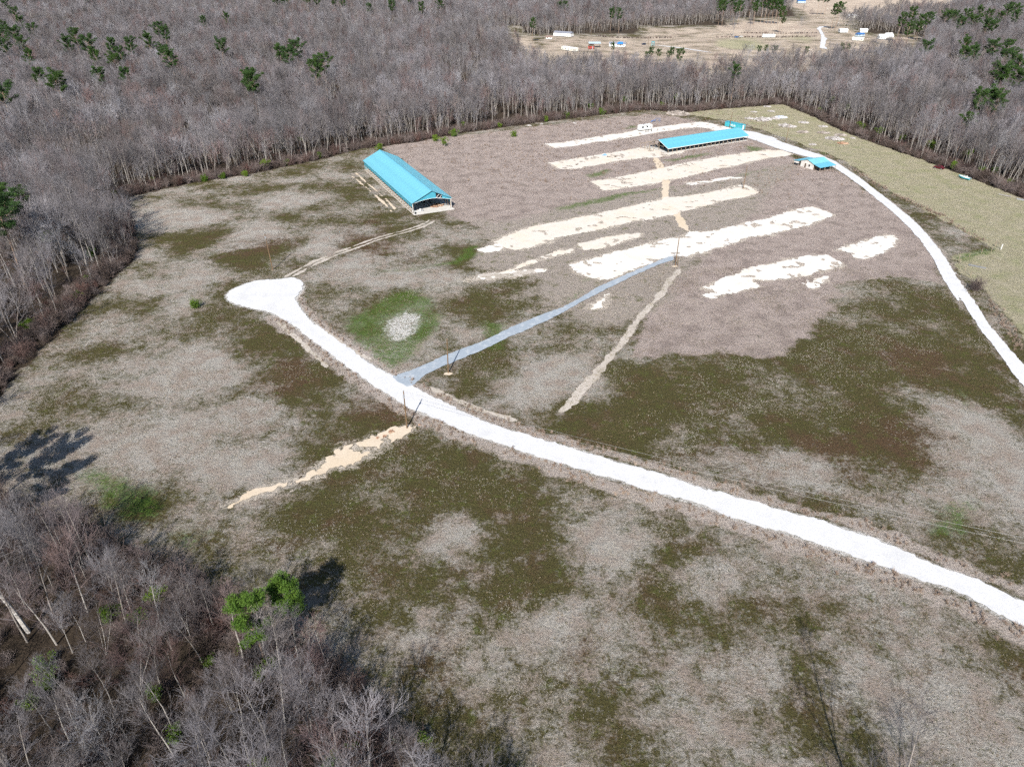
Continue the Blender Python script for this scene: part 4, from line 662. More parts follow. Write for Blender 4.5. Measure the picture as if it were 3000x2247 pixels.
def travel_trailer(loc, rz):
    B = empty("travel_trailer", loc, rz); tag(B, "white travel trailer with dark windows parked on the sand pad", "trailer")
    L, W = 8.4, 2.5
    profile_body([(0,.55),(0,2.7),(.25,2.95),(L-.5,2.95),(L,2.5),(L-.1,1.2),(L-.5,.55)], 0, W).build("body", M['white'], B)
    for x0, x1, z0, z1 in ((1.0,2.3,1.55,2.25),(4.3,5.4,1.6,2.3),(6.7,7.3,1.6,2.1)):
        f = MB().box(x0,x1,-.035,-.003,z0,z1).build("window", M['glass'], B); MB().box(x0-.05,x1+.05,-.05,-.036,z0-.07,z0).build("sill", M['grey'], f)
    d = MB().box(3.2,3.85,-.03,-.003,.65,2.4).build("door", M['cream'], B); MB().box(3.7,3.78,-.06,-.03,1.4,1.5).build("handle", M['grey'], d)
    MB().box(.4,L-1,-.02,-.003,.95,1.08).build("stripe", M['maroon'], B)
    MB().box(.9,4.8,-.35,-.02,2.55,2.72).build("awning", M['grey'], B)
    MB().box(2.6,3.7,.8,1.6,2.95,3.2).build("air_conditioner", M['grey'], B); MB().box(5.6,6.0,1.0,1.4,2.95,3.08).build("roof_vent", M['grey'], B)
    for x in (3.9,4.8):
        for y in (.12,W-.12): wheel(B, x, y)
    MB().bar((L-.5,.5,.6),(L+1.1,W/2,.55),.06).bar((L-.5,W-.5,.6),(L+1.1,W/2,.55),.06).build("hitch", M['rubber'], B)
    for y in (.95,1.5): MB().bar((L+.2,y,.7),(L+.2,y,1.25),.17,n=8).build("gas_bottle", M['grey'], B)
    for x in (.5,7.4): MB().bar((x,.3,0),(x,.3,.56),.06).build("jack", M['rubber'], B)
travel_trailer((71.0, 407.2, .05), math.radians(30))
for i, (x, y) in enumerate(((73.6,404.6),(75.2,405.8),(77.0,406.6),(81.4,410.6),(80.6,408.4))):
    m = MB(); r = random.Random(i)
    m.box(-.25,.25,-.22,.22,.42,.47).box(-.25,.25,.2,.25,.47,.95)
    for sx in (-.22,.2):
        for sy in (-.2,.18): m.box(sx,sx+.04,sy,sy+.04,0,.42)
    o = m.build("camp_chair", M['dark']); o.location = (x, y, .09); o.rotation_euler = (0,0,r.uniform(0,6)); tag(o, "small dark folding chair set out beside the travel trailer", "chair", "chairs by the travel trailer")
def container(loc, rz):
    B = empty("shipping_container", loc, rz); tag(B, "turquoise shipping container with white lettering behind the long shed", "container")
    L, W, H = 12.2, 2.5, 2.9
    MB().box(0,L,0,W,.15,H).build("body", M['turq'], B)
    c = MB()
    for i in range(40): c.box(.2+i*.295,.2+i*.295+.15,-.05,-.001,.35,H-.15)
    c.build("corrugated_side", M['turq'], B)
    for x in (0,L-.12): MB().box(x-.02,x+.14,-.06,-.052+.002,.15,H).build("corner_post", M['turq'], B)
    MB().box(0,L,-.07,-.051,H-.16,H+.02).build("top_rail", M['bluegrey'], B); MB().box(0,L,-.07,-.051,.12,.3).build("bottom_rail", M['dark'], B)
    for s in (0,1):
        d = MB().box(L+.002,L+.07,.08+s*1.2,1.2+s*1.2,.3,H-.1).build("door", M['white'] if s == 0 else M['turq'], B)
        for y in (.4,.85): MB().bar((L+.1,y+s*1.2,.3),(L+.1,y+s*1.2,H-.1),.035).build("lock_rod", M['grey'], d)
    # worn white script on the side, too faint to read: a tall initial and joined letter strokes over a rule
    m = MB(); x = 4.0; r = random.Random(4)
    for i in range(9):
        h = (.95,.5,.5,.8,.5,.5,.85,.45,.5)[i]; m.box(x, x+.14, -.07, -.055, 1.35, 1.35+h); m.box(x+.142, x+.34, -.07, -.055, 1.35+(h-.14)*(i % 2), 1.49+(h-.14)*(i % 2)); x += .38
    m.box(4.3, 7.4, -.07, -.055, 1.02, 1.16); m.build("lettering", M['white'], B)
container((120.9, 419.6, 0), math.radians(-54))
def car(name, loc, rz, mat, label, cat, suv=False, wreck=False):
    B = empty(name, loc, rz); tag(B, label, cat); h = .25 if suv else 0
    prof = [(-2.2,.35),(-2.25,.75),(-2.1,.95+h*.4),(-1.3,1.0+h*.4),(-.7,1.45+h),(.8+h*3,1.48+h),(1.6+h*2,1.02+h*.4),(2.15,.95+h*.3),(2.2,.4)]
    profile_body(prof, -.85, .85).build("body", mat, B)
    for y in (-.86,.852): MB().raw([(-1.15,y,1.02+h*.4),(-.65,y,1.38+h),(.75+h*3,y,1.4+h),(1.3+h*2,y,1.02+h*.4)], [(0,1,2,3)]).slab([(-1.15,y,1.02+h*.4),(1.3+h*2,y,1.02+h*.4),(.75+h*3,y,1.4+h),(-.65,y,1.38+h)], .006).build("window", M['glass'], B)
    MB().slab([(-1.28,.7,1.03+h*.4),(-1.28,-.7,1.03+h*.4),(-.74,-.65,1.44+h),(-.74,.65,1.44+h)], -.02).build("windscreen", M['glass'], B)
    for x in (-1.4,1.4):
        for y in (-.8,.8): wheel(B, x, y, .32, .2)
    for y in (-.6,.6): MB().box(-2.29,-2.25,y-.15,y+.15,.6,.75).build("headlight", M['white'], B)
    return B
car("parked_car", (197.9,331.8,0), math.radians(-52), M['maroon'], "dark maroon old car at the brushy edge of the pasture", "car")
# small boat on the pasture edge
def boat(loc, rz):
    B = empty("motor_boat", loc, rz); tag(B, "old white and turquoise boat lying beside the pasture brush", "boat")
    secs = []; n = 9
    for i in range(9):
        t = i/8; x = -2.6+5.4*t; w = 1.0*(1-max(0,(t-.45)/.55)**2.2); zk = .15+.45*max(0,(t-.6)/.4)**1.6; top = .95+.3*t*t
        secs.append([(x, w, top), (x, w*.9, zk+.3), (x, 0, zk), (x, -w*.9, zk+.3), (x, -w, top)])
    V = [p for s in secs for p in s]; fs = [(i*5+j, i*5+j+1, (i+1)*5+j+1, (i+1)*5+j) for i in range(8) for j in range(4)]+[(0,1,2,3,4)]
    MB().raw(V, fs).build("hull", M['turq'], B)
    V = [(s[j][0], s[j][1]*.92, s[j][2]-.08) for s in secs for j in (0,4)]
    MB().raw(V, [(2*i,2*i+1,2*i+3,2*i+2) for i in range(8)]).build("deck", M['white'], B)
    MB().slab([(.5,-.8,1.0),(.5,.8,1.0),(.2,.7,1.5),(.2,-.7,1.5)], .03).build("windshield", M['paleroof'], B)
    for y in (-.45,.45): MB().box(-.7,-.2,y-.25,y+.25,.88,1.15).box(-.8,-.7,y-.25,y+.25,.88,1.5).build("seat", M['white'], B)
    MB().box(-2.9,-2.6,-.2,.2,.5,1.35).build("outboard_motor", M['grey'], B)
boat((200.6,315.2,0), math.radians(118))
for i, (a, b, mt, lb) in enumerate((((202.9,292.8),(205.9,289.0),'rubble',"low stack of pale planks at the foot of the brush"), ((206.5,286.2),(209.4,283.2),'grey',"grey metal trough lying at the foot of the brush"))):
    m = MB(); d = Vector((b[0]-a[0], b[1]-a[1], 0)); L = d.length; r = random.Random(i)
    if i == 0:
        for j in range(9): m.obox((L/2+r.uniform(-.4,.4), r.uniform(-.5,.5), .06+.05*(j//3)), (L*r.uniform(.7,1), .2, .05), Matrix.Rotation(r.uniform(-.08,.08), 3, 'Z'))
    else: m.box(0,L,-.4,.4,0,.06).box(0,L,-.4,-.34,.06,.45).box(0,L,.34,.4,.06,.45).box(0,.06,-.34,.34,.06,.45).box(L-.06,L,-.34,.34,.06,.45)
    o = m.build("plank_stack" if i == 0 else "feed_trough", M[mt]); o.location = (a[0], a[1], .01); o.rotation_euler = (0,0,math.atan2(d.y,d.x)); tag(o, lb, "planks" if i == 0 else "trough")
# pipe gate lying in the pasture, corner brace, fence posts
a, b = T['O']['ladder']; e = empty("pipe_gate", (a[0],a[1],.05), math.atan2(b[1]-a[1], b[0]-a[0])); tag(e, "long grey pipe frame lying on the pasture near the bare bush", "gate")
for y in (0,.35,.7,1.05): MB().bar((0,y,.06),(4.9,y,.06),.05).build("rail", M['grey'], e)
for x in (0,1.6,3.2,4.9): MB().bar((x,0,.13),(x,1.05,.13),.05).build("stile", M['grey'], e)
a, b = T['O']['gate']; e = empty("corner_brace", (a[0],a[1],0), math.atan2(b[1]-a[1], b[0]-a[0])); tag(e, "braced wooden corner of the pasture fence with a top rail", "fence"); L = math.hypot(b[0]-a[0],b[1]-a[1])
MB().bar((0,0,0),(0,0,1.9),.12,n=6).build("post", M['wood'], e); MB().bar((L,0,0),(L,0,2.0),.13,n=6).build("post", M['trim'], e); MB().bar((0,0,1.6),(L,0,1.7),.08).build("rail", M['wood'], e)
def fence(name, pts, label, h=1.25, mat='wood', wires=3, seed=0):
    e = empty(name, (pts[0][0], pts[0][1], 0)); tag(e, label, "fence"); r = random.Random(seed); P = []
    for a, b in zip(pts[:-1], pts[1:]):
        n = max(1, round(math.hypot(b[0]-a[0], b[1]-a[1])/5.5))
        P += [(a[0]+(b[0]-a[0])*i/n-pts[0][0], a[1]+(b[1]-a[1])*i/n-pts[0][1]) for i in range(n)]
    P.append((pts[-1][0]-pts[0][0], pts[-1][1]-pts[0][1]))
    for p in P: MB().bar((p[0],p[1],0),(p[0]+r.gauss(0,.06),p[1]+r.gauss(0,.06),h*r.uniform(.85,1.2)),.08,n=5).build("post", M[mat], e)
    for w in range(wires):
        m = MB(); z = h*(.35+.28*w)
        for p, q in zip(P[:-1], P[1:]): m.bar((p[0],p[1],z),(q[0],q[1],z),.012,n=3)
        m.build("wire", M['wire'], e)
fence("wire_fence", T['O']['fence'], "wire fence with grey posts between the farm road and the pasture", seed=1)
fence("wire_fence", [T['O']['gate'][1]]+T['O']['posts'], "short fence of old posts returning from the braced corner to the road", 1.7, seed=2)
fence("wire_fence", T['O']['fence2'], "wire fence beside the farm road past the bare bush", seed=3)

# ---------------------------------------------------------------- rubble on the pasture
sp = [2.0,3.0,5.5,3.4,3.6,4.2,3.0,3.6,2.4,3.4,3.2,4.6,2.8,1.6,2.6,2.2,2.0,3.4]
hm = [heap("rubble", 150, 1, .72, .28, .26, M['rubble'], 100+i) for i in range(4)]; hb = heap("boards", 150, 1, .7, .26, .28, M['brushheap'], 120)
for x in hm: x.materials.append(M['rubble'])
hb.materials.append(M['brushheap'])
for i, p in enumerate(T['O']['piles']):
    e = empty("rubble_heap", (p[0], p[1], 0), rnd.uniform(-.4,.4)); s = sp[i]; pale_ = i == 4
    tag(e, "bluish white heap of broken rubble, palest on the pasture" if pale_ else "orange-tan heap of split wood beside the wood edge rubble" if i == 12 else "low grey heap of broken rubble and boards on the pasture", "rubble heap", "rubble heaps on the pasture")
    me_ = hm[i % 4] if i not in (9,10,17,12) else hb
    if i == 12: me_ = hb.copy(); me_.materials.clear(); me_.materials.append(M['lumber'])
    if pale_: me_ = hm[0].copy(); me_.materials.clear(); me_.materials.append(M['palerubble'] if 'palerubble' in M else plain('pale_rubble', (.52,.56,.66), .9, .4, 1.2))
    q = link("rubble", me_, None, e); q.scale = (s, s, s*.9); q["kind"] = "stuff"
for i, (px, py) in enumerate(((101.5,455.5),(104.0,450.5),(97.5,452.5))):
    e = empty("brush_heap", (px,py,0), i); tag(e, "pale heap of cleared limbs and stumps at the wood edge behind the trailer", "brush heap", "cleared brush by the wood edge")
    q = link("limbs", hb, None, e); q.scale = (4.2,4.2,5.5); q["kind"] = "stuff"
for i, (x, y, s) in enumerate(((9.5,421,1.6),(17,425,1.4),(36.5,427,1.8))):
    e = empty("brush_heap", (x,y,0), i); tag(e, "small pale stump heap in front of the back woods brush", "brush heap", "stump heaps before the back woods")
    q = link("limbs", hm[i], None, e); q.scale = (s,s*.7,s*1.5); q["kind"] = "stuff"

# play frame, tarp bundle and odd bits on the pads
e = empty("swing_frame", (83.3,431.5,0), .0); tag(e, "small blue play frame on the grass behind the travel trailer", "play frame")
for x in (0,2.8):
    for y in (-.7,.7): MB().bar((x,y,0),(x,0,2.0),.06).build("leg", M['bluegrey'], e)
MB().bar((-.2,0,2.0),(3.0,0,2.0),.07).build("top_bar", M['bluegrey'], e); MB().box(-.9,0.3,-.6,.6,.9,1.0).build("platform", M['bluegrey'], e); MB().slab([(-.9,-.5,.95),(-.9,.5,.95),(-2.2,.5,.1),(-2.2,-.5,.1)],.06).build("slide", M['blue'], e)
for x in (1.2,2.0): MB().box(x,x+.45,-.12,.12,.5,.55).bar((x+.05,0,.55),(x+.05,0,1.95),.02).bar((x+.4,0,.55),(x+.4,0,1.95),.02).build("swing", M['bluegrey'], e)
e = empty("tarp_bundle", (45.6,355.7,.08), .4); tag(e, "pale blue tarp bundle on the sand pad before the shed", "tarp"); q = link("tarp_folds", heap("tarp_folds", 30, 1.2, .8, .7, .7, None, 9), plain('pale_blue_tarp', (.22,.45,.68), .6, .25), e); q["kind"] = "stuff"
for i, (x, y) in enumerate(((47.2,352.6),(50.5,352.7),(53.7,351.8),(33.0,344.0),(30.5,338.5))):
    e = empty("scrap_pile", (x,y,.08), i); tag(e, "tiny dark scrap pile lying on the pale shed pad", "scrap pile", "scrap on the shed pad"); q = link("scrap", heap("scrap", 16, .7, .4, .25, .5, None, 60+i), M['darkwood'], e); q["kind"] = "stuff"
for i, (px, py, s) in enumerate(((-26.0,124.2,1.0),(-27.2,122.6,.8),(-28.6,122.0,.7),(-20.2,126.8,.5))):
    e = empty("stump_debris", (px,py,.1), i); tag(e, "small rusty-brown root clump beside the washout", "root clump", "root clumps at the washout"); q = link("roots", heap("roots", 24, .6, .5, .5, .4, None, 80+i), M['lumber'], e); q.scale = (s,)*3; q["kind"] = "stuff"

# ---------------------------------------------------------------- far homes
def home(name, loc, rz, L, W, H, wall, roof, label, rise=.7, cat="house", flat=False):
    B = empty(name, (loc[0],loc[1],0), rz); tag(B, label, cat)
    MB().box(0,L,0,W,.5,H).build("wall", wall, B); MB().box(.1,L-.1,.1,W-.1,0,.5).build("skirting", M['dark'], B)
    if flat: MB().box(-.1,L+.1,-.1,W+.1,H,H+.15).build("roof", roof, B)
    else:
        solid([(-.3,-.3,H),(-.3,W/2,H+rise),(-.3,W+.3,H)], L+.6, (1,0,0)).build("roof", roof, B)
    n = max(2, int(L/3.2))
    for i in range(n):
        x = (i+.5)*L/n; 
        w = (MB().box(x-.45,x+.45,-.04,-.002,1.3,2.2) if i != n//2 else MB().box(x-.45,x+.45,-.04,-.002,.5,2.4)).build("window" if i != n//2 else "door", M['glass'] if i != n//2 else M['grey'], B)
        MB().box(x-.5,x+.5,-.07,-.042,1.2 if i != n//2 else .4,1.28 if i != n//2 else .5).build("sill" if i != n//2 else "step", M['trim'], w)
    return B
O = T['O']
def ang(a, b): return math.atan2(b[1]-a[1], b[0]-a[0])
home("mobile_home", (45.5,864), math.radians(-30), 21, 7.5, 3.6, M['white'], M['greyroof'], "white mobile home with a grey roof at the far tree line", 1.6)
home("garden_shed", (36.0,832), 0, 6.5, 4.5, 2.3, M['cream'], M['brownroof'], "little shed with a brown roof beside the far white home", 1.3, "shed")
home("mobile_home", (47.4,748.5), math.radians(-50), 19, 4.0, 3.3, M['cream'], M['white'], "cream single-wide trailer home with a flat white roof", .3, "house", True)
home("red_shed", (73.8,755), math.radians(-8), 5.6, 4.5, 2.8, M['redpaint'], M['darkwood'], "small red shed in front of the pale-roofed carport", .9, "shed")
B = empty("carport", (76.0,768,0), 0); tag(B, "open carport with a pale blue metal roof behind the red shed", "carport")
for x in (0,5,11):
    for y in (0,6): MB().box(x-.1,x+.1,y-.1,y+.1,0,3.6).build("post", M['wood'], B)
MB().slab([(-.5,-.5,3.4),(11.5,-.5,3.4),(11.5,6.5,4.3),(-.5,6.5,4.3)], .1).build("roof", M['paleroof'], B); MB().box(0,5,5.8,6,0,3.4).build("rear_wall", M['lumber'], B); MB().box(-.1,.0,0,6,0,3.3).build("side_wall", M['lumber'], B)
home("mobile_home", (96.0,772), math.radians(-14), 16, 6, 3.0, M['white'], M['greyroof'], "white house patched with a bright blue tarp on its roof", 1.4)
B = empty("roof_tarp", (103.5,769.6,3.0), math.radians(-14)); tag(B, "bright blue tarp spread over the white house roof", "tarp"); MB().slab([(0,-.9,.12),(6,-.9,.12),(5.2,2.6,1.62),(.8,2.8,1.62)], .06).build("sheet", M['blue'], B)
car("dark_suv", (133,788,0), math.radians(8), M['navy'], "black sport utility vehicle parked at the far lane", "car", True)
e = empty("play_set", (139.6,780,0), 0); tag(e, "turquoise climbing frame at the edge of the far lane", "play frame")
for x in (0,2.4):
    for y in (0,1.6): MB().box(x-.1,x+.1,y-.1,y+.1,0,3.2).build("leg", M['turq'], e)
MB().slab([(-.4,-.4,3.2),(2.8,-.4,3.2),(2.8,2,3.6),(-.4,2,3.6)],.1).build("roof", M['turq'], e); MB().box(0,2.4,0,1.6,1.4,1.55).build("platform", M['turq'], e)
home("box_trailer", (271,849), math.radians(2), 13.5, 2.6, 3.3, M['white'], M['white'], "long white box trailer at the hedge of the far field", .2, "trailer", True)
car("blue_car", (243,850,0), math.radians(10), M['bluegrey'], "blue car parked under the bare trees by the far hedge", "car"); car("white_car", (249,854,0), math.radians(30), M['white'], "white car parked behind the blue car by the far hedge", "car")
home("far_home", (373,896), 0, 9, 6, 3.2, M['white'], M['white'], "pale house at the trees by the far driveway bend", 1.2); home("far_home", (396,896), math.radians(-8), 8, 6, 3.2, M['cream'], M['white'], "cream house under the trees beyond the tarp tent", 1.2)
home("far_shed", (377,856), math.radians(20), 9, 5, 2.4, M['paleroof'], M['bluegrey'], "low shed with a bluish roof among the far homes", 1.6, "shed"); home("far_home", (357,823), math.radians(-30), 11, 5, 3.0, M['cream'], M['cream'], "cream trailer home closest to the far driveway fork", .6)
home("far_shed", (390,832), 0, 7, 6, 3.0, M['white'], M['white'], "white domed shed at the edge of the far yard", 2.0, "shed"); home("far_shed", (404,846), math.radians(10), 8, 7, 1.6, M['trim'], M['trim'], "pale peaked tent-like shed at the end of the far yard", 3.2, "shed")
home("far_home", (-395,1392), 0, 14, 9, 3.5, M['white'], M['white'], "white roofed house showing among the far treetops", 1.5)
home("blue_home", (475,1335), 0, 13, 8, 3.5, M['paleroof'], M['bluegrey'], "blue roofed house between the far pines", 1.8)
home("far_home", (455,1075), 0, 12, 8, 3.0, M['cream'], M['trim'], "pale house beyond the lone far bare tree", 1.4)
for i, p in enumerate(O['poleF']): utility_pole(p, 10, (0,0), ["pale utility pole by the far tan field corner", "pale utility pole beside the far lane and dark car"][i], False)

# ---------------------------------------------------------------- trees
class TB:
    """branch tubes gathered as arrays"""
    def __init__(s): s.v = []; s.f = []
    def tube(s, pts, rads, n):
        d = (pts[-1]-pts[0])
        if d.length < 1e-5: return
        d.normalize(); u = d.cross(Vector((.31,.83,.46))); u.normalize(); w = d.cross(u); b = len(s.v); k = len(pts)
        cs = [(math.cos(2*PI*j/n), math.sin(2*PI*j/n)) for j in range(n)]
        for i, (p, r) in enumerate(zip(pts, rads)):
            if i == k-1: s.v.append(p[:])
            else: s.v += [(p+u*(c*r)+w*(q*r))[:] for c, q in cs]
        for i in range(k-2):
            for j in range(n):
                a = b+i*n; s.f.append((a+j, a+(j+1)%n, a+n+(j+1)%n, a+n+j))
        a = b+(k-2)*n; t = b+(k-1)*n
        for j in range(n): s.f.append((a+j, a+(j+1)%n, t))
    def mesh(s, name, mat):
        me = bpy.data.meshes.new(name); me.from_pydata(s.v, [], s.f); me.materials.append(mat); me.update(); return me
def rot_about(d, ang, az):
    u = d.cross(Vector((0.13,.21,1)))
    if u.length < 1e-3: u = Vector((1,0,0))
    u.normalize(); w = d.cross(u)
    return (d*math.cos(ang)+(u*math.cos(az)+w*math.sin(az))*math.sin(ang)).normalized()
def path(p, d, L, n, wob, up, r):
    pts = [p.copy()]; d = d.copy()
    for i in range(n):
        d = (d+Vector((r.gauss(0,wob), r.gauss(0,wob), r.gauss(0,wob)+up))).normalized(); p = p+d*(L/n); pts.append(p.copy())
    return pts
def bare_tree(seed, H=17, spread=.5, clear=.35, n1=13, n2=6, n3=5, n4=4, tw=.011, stems=1, lean=0.0, up=.10, r0=.17, droop=0.0):
    """returns trunk and crown; the crown is all limbs down to the twigs"""
    r = random.Random(seed); tr = TB(); cr = TB()
    for st in range(stems):
        d0 = rot_about(Vector((0,0,1)), (lean if stems == 1 else r.uniform(.12,.38)), r.uniform(0, 2*PI)+st*2*PI/stems)
        h = H*(1 if st == 0 else r.uniform(.75,.98)); base = Vector((r.gauss(0,.12)*(stems > 1), r.gauss(0,.12)*(stems > 1), -.1)); N = 9
        pts = path(base, d0, h, N, .045, .03, r); rr0 = r0*(1 if stems == 1 else .7)
        rads = [rr0*(1-.88*(i/N)**.9) for i in range(N+1)]; tr.tube(pts, rads, 6)
        def at(t):
            f = t*N; i = min(N-1, int(f)); return pts[i].lerp(pts[i+1], f-i), rads[i]+(rads[i+1]-rads[i])*(f-i), (pts[i+1]-pts[i]).normalized()
        az = r.uniform(0, 6)
        for b in range(n1):
            t = clear+(.985-clear)*((b+r.random()*.8)/n1)**.85; p, rad, dd = at(min(t,.99)); az += 2.4+r.gauss(0,.5)
            s_ = 1-((t-clear)/(1-clear)); L1 = H*spread*(.30+.75*s_**.8)*r.uniform(.7,1.15); L1 = max(L1, H*.10)
            d1 = rot_about(dd, r.uniform(.55,.95)-.2*(t), az); q1 = path(p, d1, L1, 5, .13, up, r); R1 = max(rad*.55, tw*2.2)
            cr.tube(q1, [R1*(1-.8*i/5) for i in range(6)], 4)
            for c in range(n2):
                t2 = .22+.78*((c+r.random())/n2); f = min(t2*5, 4.99); i = int(f); p2 = q1[i].lerp(q1[i+1], f-i); dd2 = (q1[i+1]-q1[i]).normalized()
                L2 = L1*r.uniform(.35,.6)*(1.15-.55*t2)+.5; d2 = rot_about(dd2, r.uniform(.4,.85), r.uniform(0, 2*PI)); q2 = path(p2, d2, L2, 4, .16, up*.9-droop, r); R2 = max(R1*.45*(1-.6*t2), tw*1.5)
                cr.tube(q2, [R2*(1-.75*i/4) for i in range(5)], 3)
                for e_ in range(n3):
                    t3 = .2+.8*((e_+r.random())/n3); f = min(t3*4, 3.99); i = int(f); p3 = q2[i].lerp(q2[i+1], f-i); dd3 = (q2[i+1]-q2[i]).normalized()
                    L3 = L2*r.uniform(.35,.65)+.25; d3 = rot_about(dd3, r.uniform(.35,.8), r.uniform(0, 2*PI)); q3 = path(p3, d3, L3, 2, .15, up*.9-droop, r)
                    cr.tube(q3, [tw*1.15, tw*.85, 0], 3)
                    for g in range(n4):
                        t4 = .15+.8*r.random(); f = min(t4*2, 1.99); i = int(f); p4 = q3[i].lerp(q3[i+1], f-i); d4 = rot_about((q3[i+1]-q3[i]).normalized(), r.uniform(.3,.8), r.uniform(0, 2*PI))
                        d4.z += up-droop; d4.normalize(); L4 = r.uniform(.3,.75)*max(.6, L3*.6)
                        cr.tube([p4, p4+d4*L4], [tw*.8, 0], 3)
    return tr, cr
def leaf_cloud(V, F, c, rad, n, size, r, flat=.8, tuft=False):
    for i in range(n):
        while True:
            p = Vector((r.uniform(-1,1), r.uniform(-1,1), r.uniform(-1,1)))
            if .25 < p.length < 1: break
        p = Vector((p.x*rad, p.y*rad, p.z*rad*flat))+c
        a = rot_about(Vector((0,0,1)), r.uniform(0, 1.9), r.uniform(0, 2*PI)); u = a.cross(Vector((r.uniform(-1,1), r.uniform(-1,1), r.uniform(-1,1)))); u.normalize()
        s = size*r.uniform(.6,1.3); b = len(V)
        if tuft: V += [(p-u*s*.13)[:], (p+u*s*.13)[:], (p+a*s)[:]]
        else: V += [(p-u*s*.33)[:], (p+u*s*.33)[:], (p+a*s*.9)[:]]
        F.append((b, b+1, b+2))
def pine(seed, H=21, crown=.42, wid=3.4, limbs=16, per=170, size=.42, mat='needle'):
    r = random.Random(seed); tr = TB(); N = 8; pts = path(Vector((0,0,-.1)), Vector((0,0,1)), H, N, .02, .03, r); tr.tube(pts, [.24*(1-.85*i/N) for i in range(N+1)], 7)
    V = []; F = []; az = r.uniform(0, 6)
    for b in range(limbs):
        t = (1-crown)+crown*(b+r.random())/limbs*.97; f = min(t*N, N-.01); i = int(f); p = pts[i].lerp(pts[i+1], f-i); az += 2.4+r.gauss(0,.4); s = (t-(1-crown))/crown
        L = wid*(.5+.75*math.sin(PI*min(1,.22+.68*(1-s)))-.15*s)*r.uniform(.55,1.15); d = rot_about(Vector((0,0,1)), 1.15-.5*s, az); q = path(p, d, L, 4, .1, .10, r)
        tr.tube(q, [.075*(1-.7*j/4) for j in range(5)], 4)
        for j, fr in ((2,.55),(3,.8),(4,1.0)):
            rad = (.62+.36*r.random())*(.75+.1*wid)*(1.0 if j > 2 else .8); leaf_cloud(V, F, q[j]+Vector((0,0,.25)), rad, int(per*fr*(.5 if j == 2 else 1)), size, r, .62, True)
    leaf_cloud(V, F, pts[-1]-Vector((0,0,.4)), 1.1, per, size, r, .8, True)
    return tr, V, F
def meshof(name, V, F, mat):
    me = bpy.data.meshes.new(name); me.from_pydata(V, [], F); me.materials.append(mat); me.update(); return me
def shrub(seed, h=2.6, w=1.8, n=26, tw=.014, leafy=0):
    r = random.Random(seed); t = TB()
    for i in range(n):
        a = r.uniform(0, 2*PI); d = rot_about(Vector((0,0,1)), r.uniform(.1,.85), a); q = path(Vector((math.cos(a)*w*.35*r.random(), math.sin(a)*w*.35*r.random(), -.05)), d, h*r.uniform(.6,1.2), 5, .16, -.05, r)
        t.tube(q, [tw*1.6*(1-.7*j/5) for j in range(6)], 3)
        for k_ in range(7):
            j = r.randint(1, 4); dd = rot_about((q[j+1]-q[j]).normalized(), r.uniform(.4,1), r.uniform(0, 2*PI)); L = h*r.uniform(.15,.4); q2 = path(q[j], dd, L, 2, .2, -.02, r); t.tube(q2, [tw, tw*.8, 0], 3)
            for m_ in range(3): e = q2[1]+rot_about(dd, r.uniform(.4,1), r.uniform(0, 2*PI))*L*.5; t.tube([q2[1], e], [tw*.8, 0], 3)
    return t
def leafy_bush(seed, h=2.6, w=1.5, n=900, size=.26):
    r = random.Random(seed); V = []; F = []; t = TB()
    for i in range(9):
        a = r.uniform(0, 2*PI); d = rot_about(Vector((0,0,1)), r.uniform(.05,.6), a); q = path(Vector((0,0,-.05)), d, h*r.uniform(.55,.95), 4, .12, .02, r); t.tube(q, [.05*(1-.7*j/4) for j in range(5)], 4)
        leaf_cloud(V, F, q[-1], w*r.uniform(.35,.6), n//14, size, r, .85); leaf_cloud(V, F, q[2], w*r.uniform(.4,.65), n//14, size, r, .85)
    return t, V, F

# where trees stand: everywhere but the open ground
def in_poly(x, y, p): return sdist(x, y, p)
PX, PY = [], []
rg = np.random.default_rng(5)
def lattice(y0, y1, s):
    xm = .70*(.848*y1+48)+22; xs = np.arange(-xm, xm, s); ys = np.arange(y0, y1, s); a, b = np.meshgrid(xs, ys); a = a.ravel()+rg.uniform(-.42,.42,a.size)*s; b = b.ravel()+rg.uniform(-.42,.42,b.size)*s
    k = np.abs(a) < .70*(.848*b+48)+22; return a[k], b[k]
A = [lattice(34, 140, 4.7), lattice(140, 320, 4.7), lattice(320, 560, 4.9), lattice(560, 900, 5.8), lattice(900, 1540, 7.2)]
tx = np.concatenate([a[0] for a in A]); ty = np.concatenate([a[1] for a in A])
so = sdist(tx, ty, T['open_field'])
cl = np.maximum.reduce([sdist(tx, ty, T[q]) for q in ('clear_farm','clear_topleft','clear_mid','clear_top')])
dens = fbm(tx, ty, .03, 3, 77)
keep = (so < -1.2) & (cl < -2) & ~((dens < .42) & (rg.random(tx.size) < .6)) & ~((ty < 60) & (tx > 14))
tx, ty, so = tx[keep], ty[keep], so[keep]
dist = np.sqrt(tx**2+ty**2+75**2); edge = -so
th = np.where(edge < 6, rg.uniform(.45,.85,tx.size), rg.uniform(.62,1.16,tx.size))*np.where(ty < 135, .82, 1.0)
th *= .86+.3*fbm(tx, ty, .02, 2, 31)

